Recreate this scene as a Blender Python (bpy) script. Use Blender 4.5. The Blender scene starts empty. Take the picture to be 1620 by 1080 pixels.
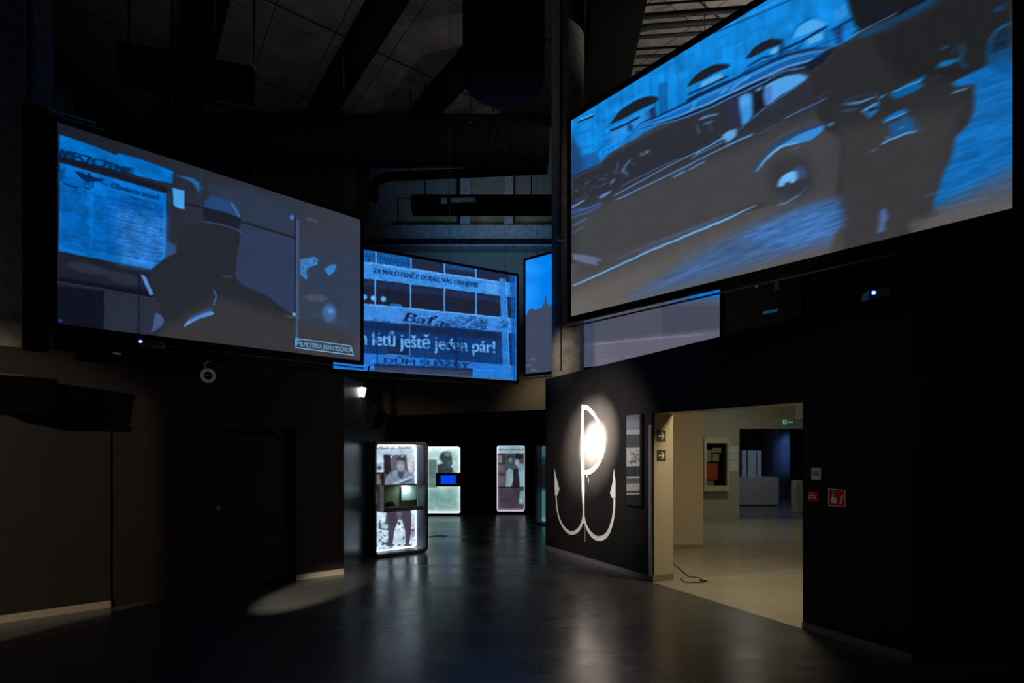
import bpy, bmesh, math, random
import numpy as np
from mathutils import Matrix, Vector

# ---------------------------------------------------------------- camera, world, exposure
SC = bpy.context.scene
COL = SC.collection
F, CX, HY, CH = 970.0, 810.0, 706.0, 1.75          # focal length, image centre, horizon row, eye height
cam_d = bpy.data.cameras.new('camera'); cam = bpy.data.objects.new('camera', cam_d); COL.objects.link(cam)
cam_d.sensor_width = 36; cam_d.lens = 36 * F / 1620; cam_d.shift_y = (HY - 540) / 1620
cam_d.clip_start = 0.05; cam_d.clip_end = 200
cam.location = (0, 0, CH); cam.rotation_euler = (math.pi / 2, 0, 0)
SC.camera = cam
SC.view_settings.view_transform = 'Standard'; SC.view_settings.look = 'None'
SC.view_settings.exposure = 0; SC.view_settings.gamma = 1; SC.view_settings.use_curve_mapping = False
w = bpy.data.worlds.new('world'); SC.world = w; w.use_nodes = True
w.node_tree.nodes['Background'].inputs[0].default_value = (0.75, 0.85, 1.0, 1)
w.node_tree.nodes['Background'].inputs[1].default_value = 0.004
SC.cycles.use_denoising = True
SC.cycles.max_bounces = 8
SC.cycles.sample_clamp_indirect = 3

def lamp(kind, name, loc, target, power, color, size=0.1, angle=40, blend=0.5, shape=None):
    d = bpy.data.lights.new(name, kind); d.energy = power; d.color = color
    o = bpy.data.objects.new(name, d); COL.objects.link(o); o.location = loc
    if target is not None:
        o.rotation_euler = (Vector(target) - Vector(loc)).to_track_quat('-Z', 'Y').to_euler()
    if kind == 'SPOT':
        d.spot_size = math.radians(angle); d.spot_blend = blend; d.shadow_soft_size = size
    if kind == 'AREA':
        d.size = size
        if shape: d.shape = 'RECTANGLE'; d.size_y = shape
    if kind == 'POINT': d.shadow_soft_size = size
    return o
WARM = (1.0, 0.80, 0.56)
# hall spots without fixtures; a few added lamps fill in spill
lamp('SPOT', 'light_emblem_hot', (0.15, 7.6, 2.75), (1.225, 9.14, 1.80), 22000, (1.0, 0.90, 0.76), 0.03, 20, 1.0)
lamp('SPOT', 'light_emblem_halo', (0.0, 7.5, 2.75), (1.215, 9.15, 1.86), 4200, (1.0, 0.89, 0.76), 0.03, 37, 1.0)  # added lamp, widens the glow around the emblem
lamp('SPOT', 'light_emblem_wide', (-0.9, 6.9, 3.0), (1.24, 9.05, 1.62), 560, (1.0, 0.93, 0.85), 0.03, 58, 1.0)
lamp('SPOT', 'light_column', (-0.2, 8.6, 3.5), (0.95, 10.1, 3.15), 85, (1.0, 0.88, 0.70), 0.05, 38, 1.0)
lamp('SPOT', 'light_column_upper', (2.0, 8.0, 6.3), (0.95, 10.1, 5.6), 15, (1.0, 0.92, 0.85), 0.1, 80, 1.0)  # added lamp, gently lifts the upper column
lamp('SPOT', 'light_left_column', (-4.6, 4.6, 3.2), (-6.0, 6.7, 3.9), 5, (1.0, 0.88, 0.72), 0.1, 90, 1.0)  # added lamp standing in for spill onto the left column
lamp('SPOT', 'light_left_wall', (-6.2, 1.5, 2.9), (-5.75, 6.3, 1.05), 520, (1.0, 0.82, 0.62), 0.03, 48, 0.35)
lamp('SPOT', 'light_floor_streak', (-3.3, 3.2, 1.75), (-2.42, 7.35, 0), 1500, (1.0, 0.92, 0.70), 0.02, 13, 0.8)
lamp('SPOT', 'light_floor_front', (1.0, 1.0, 4.9), (-0.2, 4.9, 0), 55, (1.0, 0.84, 0.76), 0.05, 38, 0.5)
lamp('SPOT', 'light_right_wall', (-0.5, 2.6, 3.4), (3.0, 5.4, 1.6), 60, (1.0, 0.88, 0.74), 0.05, 44, 1.0)
lamp('SPOT', 'light_ceiling_side', (5.0, 9.6, 6.6), (3.4, 10.9, 9.6), 330, (1.0, 0.94, 0.84), 0.1, 95, 0.8)
lamp('SPOT', 'light_far_wall', (1.1, 17.6, 4.0), (0.95, 19, 3.0), 34, (1.0, 0.85, 0.55), 0.1, 90, 1.0)
lamp('SPOT', 'light_upper_back', (-0.5, 15.2, 6.6), (-0.5, 19, 8.5), 300, (0.16, 0.46, 1.0), 0.3, 95, 1.0)  # added blue lamp imitating projector spill on the far wall
lamp('SPOT', 'light_upper_back_warm', (-0.2, 15.6, 8.6), (-0.2, 19, 9.3), 26, (1.0, 0.85, 0.5), 0.2, 70, 1.0)
lamp('AREA', 'light_hall_high', (-2.6, 9.5, 6.2), (-2.2, 11.5, 9.6), 8.0, (0.96, 0.96, 1.0), 3.0)  # added soft fill for the dim ceiling, no real fixture
# rooms beyond the doorway
lamp('AREA', 'light_side_room_front', (3.1, 7.1, 2.86), (3.0, 7.3, 0), 46, (1.0, 0.84, 0.56), 0.5)
lamp('AREA', 'light_side_room_back', (4.8, 12.6, 2.86), (4.6, 13.4, 0), 20, (0.95, 0.95, 0.80), 0.6)
lamp('SPOT', 'light_end_room_blue', (11.3, 20.6, 2.7), (9.72, 22.6, 1.3), 110, (0.26, 0.44, 1.0), 0.1, 36, 0.8)
lamp('AREA', 'light_end_room', (6.8, 16.4, 2.9), (7.2, 18.0, 0), 20, (0.78, 0.86, 1.0), 0.5)

# ---------------------------------------------------------------- helpers
def lin(c):
    c = np.asarray(c, dtype=np.float64) / 255.0
    return np.where(c <= 0.04045, c / 12.92, ((np.clip(c, 0, None) + 0.055) / 1.055) ** 2.4)

def mat(name, col, rough=0.6, metal=0.0, emit=None, strength=1.0, bump=0.0, scale=8.0, var=0.0, spec=0.5):
    m = bpy.data.materials.new(name); m.use_nodes = True
    nt = m.node_tree; b = nt.nodes['Principled BSDF']
    b.inputs['Base Color'].default_value = (*col, 1)
    b.inputs['Roughness'].default_value = rough; b.inputs['Metallic'].default_value = metal
    b.inputs['Specular IOR Level'].default_value = spec
    if emit:
        b.inputs['Emission Color'].default_value = (*emit, 1); b.inputs['Emission Strength'].default_value = strength
    if bump or var:
        tc = nt.nodes.new('ShaderNodeTexCoord'); n = nt.nodes.new('ShaderNodeTexNoise')
        n.inputs['Scale'].default_value = scale; n.inputs['Detail'].default_value = 6
        nt.links.new(tc.outputs['Object'], n.inputs['Vector'])
        if bump:
            bp = nt.nodes.new('ShaderNodeBump'); bp.inputs['Strength'].default_value = bump; bp.inputs['Distance'].default_value = 0.02
            nt.links.new(n.outputs['Fac'], bp.inputs['Height']); nt.links.new(bp.outputs['Normal'], b.inputs['Normal'])
        if var:
            r = nt.nodes.new('ShaderNodeValToRGB')
            r.color_ramp.elements[0].position = 0.3; r.color_ramp.elements[1].position = 0.72
            r.color_ramp.elements[0].color = (*[max(0, c * (1 - var)) for c in col], 1)
            r.color_ramp.elements[1].color = (*[c * (1 + var) for c in col], 1)
            nt.links.new(n.outputs['Fac'], r.inputs['Fac']); nt.links.new(r.outputs['Color'], b.inputs['Base Color'])
    return m

def picture_mat(name, emissive=True, strength=1.0):
    m = bpy.data.materials.new(name); m.use_nodes = True; nt = m.node_tree
    b = nt.nodes['Principled BSDF']; a = nt.nodes.new('ShaderNodeAttribute'); a.attribute_name = 'picture'
    if emissive:
        b.inputs['Base Color'].default_value = (0.02, 0.02, 0.02, 1)
        nt.links.new(a.outputs['Color'], b.inputs['Emission Color']); b.inputs['Emission Strength'].default_value = strength
        b.inputs['Roughness'].default_value = 0.8
        m.cycles.emission_sampling = 'NONE'
    else:
        nt.links.new(a.outputs['Color'], b.inputs['Base Color']); b.inputs['Roughness'].default_value = 0.45
    return m

class MB:
    def __init__(s): s.v = []; s.f = []
    def add(s, vs, fs):
        n = len(s.v); s.v += [tuple(v) for v in vs]; s.f += [tuple(i + n for i in f) for f in fs]; return s
    def box(s, x0, x1, y0, y1, z0, z1):
        return s.add([(x0,y0,z0),(x1,y0,z0),(x1,y1,z0),(x0,y1,z0),(x0,y0,z1),(x1,y0,z1),(x1,y1,z1),(x0,y1,z1)],
                     [(0,3,2,1),(4,5,6,7),(0,1,5,4),(1,2,6,5),(2,3,7,6),(3,0,4,7)])
    def prism(s, pts, z0, z1):                       # plan polygon, z may be a list for the top
        n = len(pts); top = z1 if isinstance(z1, (list, tuple)) else [z1] * n
        vs = [(p[0], p[1], z0) for p in pts] + [(p[0], p[1], t) for p, t in zip(pts, top)]
        fs = [tuple(range(n - 1, -1, -1)), tuple(range(n, 2 * n))] + [(i, (i + 1) % n, (i + 1) % n + n, i + n) for i in range(n)]
        return s.add(vs, fs)
    def xz(s, pts, y0, y1):                          # polygon in x,z extruded along y
        n = len(pts)
        vs = [(p[0], y0, p[1]) for p in pts] + [(p[0], y1, p[1]) for p in pts]
        fs = [tuple(range(n)), tuple(range(2 * n - 1, n - 1, -1))] + [((i + 1) % n, i, i + n, (i + 1) % n + n) for i in range(n)]
        return s.add(vs, fs)
    def ring(s, outer, inner, y0, y1):               # ring between two x,z loops extruded along y
        n = len(outer); vs = []
        for y in (y0, y1):
            vs += [(p[0], y, p[1]) for p in outer] + [(p[0], y, p[1]) for p in inner]
        fs = []
        for i in range(n):
            j = (i + 1) % n
            fs += [(i, j, j + n, i + n), (j + 2*n, i + 2*n, i + 3*n, j + 3*n), (j, i, i + 2*n, j + 2*n), (i + n, j + n, j + 3*n, i + 3*n)]
        return s.add(vs, fs)
    def tube(s, path, r, n=12, cap=True):
        path = [Vector(p) for p in path]; rs = r if isinstance(r, (list, tuple)) else [r] * len(path)
        base = len(s.v); up = Vector((0, 0, 1))
        for i, p in enumerate(path):
            t = (path[min(i + 1, len(path) - 1)] - path[max(i - 1, 0)]).normalized()
            a = t.cross(up)
            if a.length < 1e-3: a = t.cross(Vector((0, 1, 0)))
            a.normalize(); b = a.cross(t)
            for k in range(n):
                q = 2 * math.pi * k / n
                s.v.append(tuple(p + (a * math.cos(q) + b * math.sin(q)) * rs[i]))
        for i in range(len(path) - 1):
            for k in range(n):
                k2 = (k + 1) % n
                s.f.append((base + i*n + k, base + i*n + k2, base + (i+1)*n + k2, base + (i+1)*n + k))
        if cap:
            s.f.append(tuple(base + k for k in range(n))); s.f.append(tuple(base + (len(path)-1)*n + k for k in range(n - 1, -1, -1)))
        return s
    def build(s, name, m, parent=None, bevel=0.0, smooth=False):
        me = bpy.data.meshes.new(name); me.from_pydata(s.v, [], s.f); me.materials.append(m); me.update()
        bm = bmesh.new(); bm.from_mesh(me); bmesh.ops.recalc_face_normals(bm, faces=bm.faces); bm.to_mesh(me); bm.free()
        o = bpy.data.objects.new(name, me); COL.objects.link(o); o.parent = parent
        if bevel:
            md = o.modifiers.new('bevel', 'BEVEL'); md.width = bevel; md.segments = 2; md.limit_method = 'ANGLE'
        if smooth:
            for p in me.polygons: p.use_smooth = True
            md = o.modifiers.new('split', 'EDGE_SPLIT'); md.split_angle = math.radians(40)
        return o

def tag(o, label, cat, group=None):
    o['label'] = label; o['category'] = cat
    if group: o['group'] = group
    return o
def thing(name, label, cat, loc=(0, 0, 0), rotz=0.0, group=None):
    o = bpy.data.objects.new(name, None); COL.objects.link(o); o.location = loc; o.rotation_euler = (0, 0, rotz)
    o.empty_display_size = 0.1
    return tag(o, label, cat, group)
def struct(o): o['kind'] = 'structure'; return o

def rrect(x0, x1, z0, z1, r, n=5):
    pts = []
    for cx, cz, a0 in ((x1 - r, z1 - r, 0), (x0 + r, z1 - r, 90), (x0 + r, z0 + r, 180), (x1 - r, z0 + r, 270)):
        for k in range(n + 1):
            a = math.radians(a0 + 90 * k / n); pts.append((cx + r * math.cos(a), cz + r * math.sin(a)))
    return pts

def floor_pt(px, py, z=0.0):
    d = (CH - z) * F / (py - HY); return ((px - CX) / F * d, d, z)
def at(px, py, d): return ((px - CX) / F * d, d, CH - (py - HY) / F * d)

class Plane:
    """A vertical plane: a wall face with a local frame; x runs along it, y goes into it, z is up."""
    def __init__(s, p0, p1):
        s.o = Vector((p0[0], p0[1], 0)); s.u = (Vector((p1[0], p1[1], 0)) - s.o).normalized()
        s.rot = math.atan2(s.u.y, s.u.x)
    def hit(s, px, py=None):                         # local (x[, z]) seen in that direction from eye height
        dx, dy = (px - CX) / F, 1.0
        # o + u*a = t*(dx,dy)
        det = dx * (-s.u.y) + s.u.x * dy
        t = (s.o.x * (-s.u.y) + s.u.x * s.o.y) / det
        q = Vector((dx * t, dy * t, 0)) - s.o
        a = q.dot(s.u)
        return a if py is None else (a, CH - (py - HY) / F * t)
    def world(s, a, z=0, t=0):
        n = Vector((-s.u.y, s.u.x, 0)); return s.o + s.u * a + n * t + Vector((0, 0, z))

# ---------------------------------------------------------------- picture painting (drawn on the flat picture, texel by texel)
def text_tris(body, shear=0.0):
    cu = bpy.data.curves.new('tmp', 'FONT'); cu.body = body; cu.shear = shear; cu.resolution_u = 3
    ob = bpy.data.objects.new('tmp', cu); COL.objects.link(ob)
    bpy.context.view_layer.update()
    me = bpy.data.meshes.new_from_object(ob.evaluated_get(bpy.context.evaluated_depsgraph_get()))
    me.calc_loop_triangles()
    v = np.array([tuple(x.co) for x in me.vertices]); t = np.array([tuple(x.vertices) for x in me.loop_triangles])
    bpy.data.objects.remove(ob); bpy.data.curves.remove(cu); bpy.data.meshes.remove(me)
    return v[:, :2], t
CAPH = None

class Canvas:
    def __init__(s, O, U, V, w, h):
        s.O = np.array(O, float); s.U = np.array(U, float); s.V = np.array(V, float); s.w, s.h = w, h
        uu, vv = np.meshgrid(np.linspace(0, 1, w), np.linspace(0, 1, h)); s.uu, s.vv = uu, vv
        P = s.O + uu[..., None] * s.U + vv[..., None] * s.V
        s.X = CX + F * P[..., 0] / P[..., 1]; s.Y = HY - F * (P[..., 2] - CH) / P[..., 1]
        s.c = np.zeros((h, w, 3))
    def uv(s, p):
        dx, dy = (p[0] - CX) / F, 1.0
        ux, uy = s.U[0], s.U[1]
        t = (s.O[0] * (-uy) + ux * s.O[1]) / (dx * (-uy) + ux * dy)
        a = ((dx * t - s.O[0]) * ux + (t - s.O[1]) * uy) / (ux * ux + uy * uy)
        z = CH - (p[1] - HY) / F * t
        return a, (z - s.O[2]) / s.V[2]
    def win(s, pts, m):
        e = []
        for x, y in pts:
            for q in ((x - m, y - m), (x + m, y + m), (x - m, y + m), (x + m, y - m)): e.append(s.uv(q))
        e = np.array(e)
        a0 = int(max(0, np.floor(e[:, 0].min() * s.w) - 1)); a1 = int(min(s.w, np.ceil(e[:, 0].max() * s.w) + 2))
        b0 = int(max(0, np.floor(e[:, 1].min() * s.h) - 1)); b1 = int(min(s.h, np.ceil(e[:, 1].max() * s.h) + 2))
        if a1 <= a0 or b1 <= b0: return None
        return (slice(b0, b1), slice(a0, a1))
    def put(s, wn, m, col, a):
        m = (m * a)[..., None]; s.c[wn] = s.c[wn] * (1 - m) + np.array(col, float) * m
    def poly(s, pts, col, a=1.0, soft=1.2):
        wn = s.win(pts, soft)
        if wn is None: return
        X, Y = s.X[wn], s.Y[wn]; d = np.full(X.shape, 1e9); ins = np.zeros(X.shape, bool)
        for i in range(len(pts)):
            x0, y0 = pts[i]; x1, y1 = pts[(i + 1) % len(pts)]
            ex, ey = x1 - x0, y1 - y0; L = ex * ex + ey * ey + 1e-9
            t = np.clip(((X - x0) * ex + (Y - y0) * ey) / L, 0, 1)
            d = np.minimum(d, np.hypot(X - x0 - t * ex, Y - y0 - t * ey))
            if y0 != y1:
                ins ^= ((Y < y0) != (Y < y1)) & (X < (x1 - x0) * (Y - y0) / (y1 - y0) + x0)
        sd = np.where(ins, d, -d); m = np.clip(sd / soft + 0.5, 0, 1); m = m * m * (3 - 2 * m)
        s.put(wn, m, col, a)
    def spoly(s, pts, *a, **k):                      # the same with a rounded outline
        n = len(pts); q = []
        for i in range(n):
            p0, p1, p2, p3 = [np.array(pts[(i + j - 1) % n], float) for j in range(4)]
            for t in (0, .25, .5, .75): q.append(tuple(.5 * (2*p1 + (p2-p0)*t*.7 + (2*p0*.7-(5*p1-4*p2+p3)*1.0+ 0)*0 + (-3*p1*2+3*p2*2-(p2-p0)*1.4-(p3-p1)*.7)*t*t + (4*p1-4*p2+(p2-p0)*.7+(p3-p1)*.7)*t**3)))
        s.poly(q, *a, **k)
    def line(s, pts, wd, col, a=1.0, soft=0.9):
        ws = wd if isinstance(wd, (list, tuple)) else [wd] * len(pts)
        wn = s.win(pts, max(ws) + soft)
        if wn is None: return
        X, Y = s.X[wn], s.Y[wn]; m = np.zeros(X.shape)
        for i in range(len(pts) - 1):
            x0, y0 = pts[i]; x1, y1 = pts[i + 1]; ex, ey = x1 - x0, y1 - y0; L = ex * ex + ey * ey + 1e-9
            t = np.clip(((X - x0) * ex + (Y - y0) * ey) / L, 0, 1)
            d = np.hypot(X - x0 - t * ex, Y - y0 - t * ey); r = (ws[i] * (1 - t) + ws[i + 1] * t) / 2
            m = np.maximum(m, np.clip((r - d) / soft + 0.5, 0, 1) * np.minimum(1, r * 2))
        s.put(wn, m, col, a)
    def blob(s, cx, cy, rx, ry, col, a=1.0, ang=0.0, hard=1.0):
        wn = s.win([(cx, cy)], max(rx, ry) * 1.6)
        if wn is None: return
        X, Y = s.X[wn] - cx, s.Y[wn] - cy; c, q = math.cos(math.radians(ang)), math.sin(math.radians(ang))
        x, y = X * c + Y * q, -X * q + Y * c
        r = np.sqrt((x / rx) ** 2 + (y / ry) ** 2); m = np.clip((1.3 - r) * hard / 0.6, 0, 1); m = m * m * (3 - 2 * m)
        s.put(wn, m, col, a)
    def text(s, body, p0, p1, h0, h1, col, a=1.0, shear=0.0, bold=0.0, up=(0, -1)):
        global CAPH
        v, t = text_tris(body, shear)
        if CAPH is None:
            q, _ = text_tris('H'); CAPH = q[:, 1].max()
        x0, x1 = v[:, 0].min(), v[:, 0].max(); k = (v[:, 0] - x0) / (x1 - x0); g = v[:, 1] / CAPH
        hh = h0 + (h1 - h0) * k
        P = np.stack([p0[0] + (p1[0] - p0[0]) * k + up[0] * g * hh, p0[1] + (p1[1] - p0[1]) * k + up[1] * g * hh], 1)
        wn = s.win([tuple(P.min(0)), tuple(P.max(0)), (P[:, 0].min(), P[:, 1].max()), (P[:, 0].max(), P[:, 1].min())], 2)
        if wn is None: return
        X, Y = s.X[wn], s.Y[wn]; m = np.zeros(X.shape)
        UV = np.array([s.uv(p) for p in P]) * [s.w, s.h] - [wn[1].start, wn[0].start]
        H, W = X.shape
        sub = [(-bold, 0), (bold, 0)] if bold else [(0, 0)]
        for tr in t:
            A = P[tr]; B = UV[tr]
            a0, a1 = max(0, int(B[:, 0].min()) - 2 - int(bold * 3)), min(W, int(B[:, 0].max()) + 3 + int(bold * 3))
            b0, b1 = max(0, int(B[:, 1].min()) - 2), min(H, int(B[:, 1].max()) + 3)
            if a1 <= a0 or b1 <= b0: continue
            den = (A[1,1]-A[2,1])*(A[0,0]-A[2,0]) + (A[2,0]-A[1,0])*(A[0,1]-A[2,1])
            if abs(den) < 1e-9: continue
            for ox in np.linspace(-bold, bold, 3) if bold else [0]:
                acc = 0
                for jx, jy in ((-.25, -.25), (.25, -.25), (-.25, .25), (.25, .25)):
                    x = X[b0:b1, a0:a1] + ox + jx * 0.8; y = Y[b0:b1, a0:a1] + jy * 0.8
                    l0 = ((A[1,1]-A[2,1])*(x-A[2,0]) + (A[2,0]-A[1,0])*(y-A[2,1])) / den
                    l1 = ((A[2,1]-A[0,1])*(x-A[2,0]) + (A[0,0]-A[2,0])*(y-A[2,1])) / den
                    acc = acc + ((l0 >= -1e-6) & (l1 >= -1e-6) & (l0 + l1 <= 1 + 1e-6)) * 0.25
                m[b0:b1, a0:a1] = np.maximum(m[b0:b1, a0:a1], np.minimum(1, acc)) if bold else np.minimum(1, m[b0:b1, a0:a1] + acc)
        s.put(wn, m, col, a)
    def noise(s, sx, sy, ang=0.0, seed=0):           # smooth noise, cell sizes in picture units
        rs = np.random.RandomState(seed); N = 64; g = rs.rand(N, N)
        c, q = math.cos(math.radians(ang)), math.sin(math.radians(ang))
        x = (s.X * c + s.Y * q) / sx; y = (-s.X * q + s.Y * c) / sy
        xi, yi = np.floor(x).astype(int), np.floor(y).astype(int); fx, fy = x - xi, y - yi
        fx = fx * fx * (3 - 2 * fx); fy = fy * fy * (3 - 2 * fy)
        G = lambda a, b: g[a % N, b % N]
        return (G(xi, yi) * (1-fx) * (1-fy) + G(xi+1, yi) * fx * (1-fy) + G(xi, yi+1) * (1-fx) * fy + G(xi+1, yi+1) * fx * fy) - 0.5
    def sample(s, im, dx, dy):
        h, w = im.shape[:2]; jj, ii = np.meshgrid(np.arange(w), np.arange(h))
        x = np.clip(jj + dx, 0, w - 1.001); y = np.clip(ii + dy, 0, h - 1.001)
        x0, y0 = x.astype(int), y.astype(int); fx, fy = (x - x0)[..., None], (y - y0)[..., None]
        return im[y0, x0]*(1-fx)*(1-fy) + im[y0, x0+1]*fx*(1-fy) + im[y0+1, x0]*(1-fx)*fy + im[y0+1, x0+1]*fx*fy
    def film(s, amp=1.2, cell=5, blur=0.8, motion=None, seed=1, grain=0.06, tone=0.0):
        """irregular film softness: edges wander, the image is softened and mottled"""
        wx = s.noise(cell, cell, 10, seed) + .6 * s.noise(cell * 2.6, cell * 2.6, 30, seed + 1); wy = s.noise(cell, cell, -20, seed + 2) + .6 * s.noise(cell * 2.6, cell * 2.6, 5, seed + 3)
        s.c = s.sample(s.c, wx * amp * 2, wy * amp * 2)
        if motion:
            (p, q, n) = motion; a, b = s.uv(p), s.uv(q); du, dv = (b[0]-a[0]) * s.w, (b[1]-a[1]) * s.h
            s.c = sum(s.sample(s.c, du * t, dv * t) for t in np.linspace(-.5, .5, n)) / n
        if blur:
            r = int(np.ceil(blur * 2.5)); k = np.exp(-np.arange(-r, r + 1) ** 2 / (2 * blur * blur)); k /= k.sum()
            P = np.pad(s.c, ((r, r), (r, r), (0, 0)), 'edge')
            P = sum(k[i] * P[:, i:i + s.w] for i in range(2 * r + 1)); s.c = sum(k[i] * P[i:i + s.h] for i in range(2 * r + 1))
        if tone: s.c = s.c * (1 + tone * (s.noise(18, 13, -20, seed + 5) + .7 * s.noise(7, 6, 15, seed + 6))[..., None])
        if grain: s.c = s.c * (1 + grain * (s.noise(1.7, 1.7, 0, seed + 7))[..., None])
    def build(s, name, m, parent, gain=1.0):
        inv = parent.matrix_world.inverted() if parent else Matrix()
        P = (s.O + s.uu[..., None] * s.U + s.vv[..., None] * s.V).reshape(-1, 3)
        M = np.array(inv); P = P @ M[:3, :3].T + M[:3, 3]
        w, h = s.w, s.h
        idx = np.arange(w * h).reshape(h, w)
        q = np.stack([idx[:-1, :-1], idx[:-1, 1:], idx[1:, 1:], idx[1:, :-1]], -1).reshape(-1, 4)
        me = bpy.data.meshes.new(name); me.vertices.add(w * h); me.vertices.foreach_set('co', P.astype(np.float32).ravel())
        me.loops.add(q.size); me.loops.foreach_set('vertex_index', q.astype(np.int32).ravel())
        me.polygons.add(len(q)); me.polygons.foreach_set('loop_start', (np.arange(len(q)) * 4).astype(np.int32))
        me.polygons.foreach_set('loop_total', np.full(len(q), 4, np.int32))
        me.update(calc_edges=True)
        at_ = me.color_attributes.new('picture', 'FLOAT_COLOR', 'POINT')
        rgba = np.ones((w * h, 4), np.float32); rgba[:, :3] = (lin(np.clip(s.c, 0, None)) * gain).reshape(-1, 3)
        at_.data.foreach_set('color', rgba.ravel())
        me.materials.append(m); me.validate()
        o = bpy.data.objects.new(name, me); COL.objects.link(o); o.parent = parent
        return o

# ---------------------------------------------------------------- materials
M = dict(
    black_paint = mat('black_wall_paint', (0.014, 0.0125, 0.012), 0.62, var=0.15, scale=3, bump=0.03, spec=0.12),
    brown_paint = mat('dark_brown_wall_paint', (0.026, 0.0215, 0.0185), 0.7, spec=0.15, var=0.12, scale=2, bump=0.05),
    gloss_black = mat('glossy_dark_panel', (0.012, 0.016, 0.022), 0.28, bump=0.04, scale=2),
    beige = mat('beige_plaster', (0.46, 0.40, 0.29), 0.7, bump=0.05, scale=20, var=0.04),
    grey_plaster = mat('grey_green_plaster', (0.34, 0.35, 0.29), 0.75, bump=0.05, scale=20, var=0.05),
    concrete = mat('concrete', (0.24, 0.225, 0.20), 0.85, bump=0.4, scale=9, var=0.3),
    rough_concrete = mat('coarse_concrete', (0.22, 0.19, 0.14), 0.9, bump=1.0, scale=26, var=0.5),
    dark_concrete = mat('dark_concrete', (0.05, 0.05, 0.052), 0.85, bump=0.3, scale=9, var=0.2),
    black_metal = mat('black_metal', (0.006, 0.006, 0.0065), 0.8, spec=0.15),
    duct = mat('dark_duct_metal', (0.022, 0.023, 0.027), 0.7, 0.0, var=0.2, scale=4, spec=0.2),
    pipe = mat('grey_pipe', (0.10, 0.11, 0.12), 0.45, 0.4),
    steel = mat('satin_steel', (0.35, 0.37, 0.40), 0.35, 0.9),
    skirting = mat('grey_skirting', (0.16, 0.15, 0.15), 0.5),
    skirting_warm = mat('pale_skirting', (0.42, 0.36, 0.28), 0.5),
    skirting_room = mat('taupe_skirting', (0.24, 0.20, 0.15), 0.5),
    white_plastic = mat('white_plastic', (0.62, 0.60, 0.56), 0.4),
    grey_plastic = mat('grey_plastic', (0.26, 0.24, 0.24), 0.4),
    red = mat('red_plastic', (0.45, 0.02, 0.015), 0.4),
    white_paint = mat('white_brush_paint', (0.78, 0.76, 0.74), 0.6, var=0.06, scale=30),
    cream_print = mat('cream_print', (0.75, 0.68, 0.52), 0.6),
    green = mat('green_sign', (0.0, 0.12, 0.06), 0.4, emit=(0.0, 0.10, 0.05), strength=0.3),
    sign_white = mat('sign_white', (0.7, 0.75, 0.65), 0.5, emit=(0.3, 0.5, 0.35), strength=0.4),
    dark_sign = mat('dark_sign', (0.05, 0.045, 0.038), 0.5),
    lens_blue = mat('projector_lens_glow', (0.1, 0.2, 0.9), 0.3, emit=(0.02, 0.08, 1.0), strength=1.6),
    lens_white = mat('projector_lens_core', (0.5, 0.7, 1.0), 0.3, emit=(0.6, 0.8, 1.0), strength=10.0),
    projector_blue = mat('projector_housing', (0.5, 0.58, 0.7), 0.4),
    lamp_white = mat('spot_lamp_glow', (1, 1, 1), 0.3, emit=(1.0, 0.97, 0.92), strength=9.0),
    light_tube = mat('case_light_strip', (1, 1, 1), 0.3, emit=(0.80, 0.95, 1.0), strength=3.2),
    light_tube_dim = mat('case_light_strip_dim', (1, 1, 1), 0.3, emit=(0.80, 0.90, 1.0), strength=0.9),
    liner = mat('case_liner', (0.10, 0.135, 0.18), 0.35, bump=0.1, scale=6),
    case_frame = mat('case_frame', (0.03, 0.025, 0.022), 0.38),
    dark_wood = mat('dark_wood_panel', (0.05, 0.035, 0.034), 0.6, var=0.3, scale=3),
    blue_wall = mat('midnight_blue_wall', (0.10, 0.14, 0.24), 0.6, var=0.15, scale=3),
    plinth = mat('grey_plinth', (0.30, 0.31, 0.31), 0.6),
    acrylic = mat('frosted_acrylic', (0.40, 0.50, 0.62), 0.2, var=0.25, scale=5),
    paper = mat('white_paper', (0.55, 0.58, 0.60), 0.7, var=0.1, scale=60),
    paper_green = mat('pale_green_paper', (0.52, 0.62, 0.48), 0.7, var=0.12, scale=60),
    paper_cream = mat('cream_paper', (0.62, 0.54, 0.32), 0.7, var=0.12, scale=60),
    paper_red = mat('red_booklet', (0.55, 0.07, 0.03), 0.7, var=0.1, scale=60),
    cable = mat('black_cable', (0.015, 0.013, 0.012), 0.5),
)
def glass_mat():
    m = bpy.data.materials.new('clear_glass'); m.use_nodes = True; b = m.node_tree.nodes['Principled BSDF']
    b.inputs['Base Color'].default_value = (0.9, 0.95, 0.95, 1); b.inputs['Roughness'].default_value = 0.03
    b.inputs['Transmission Weight'].default_value = 1.0; b.inputs['IOR'].default_value = 1.05
    return m
M['glass'] = glass_mat()

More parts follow.
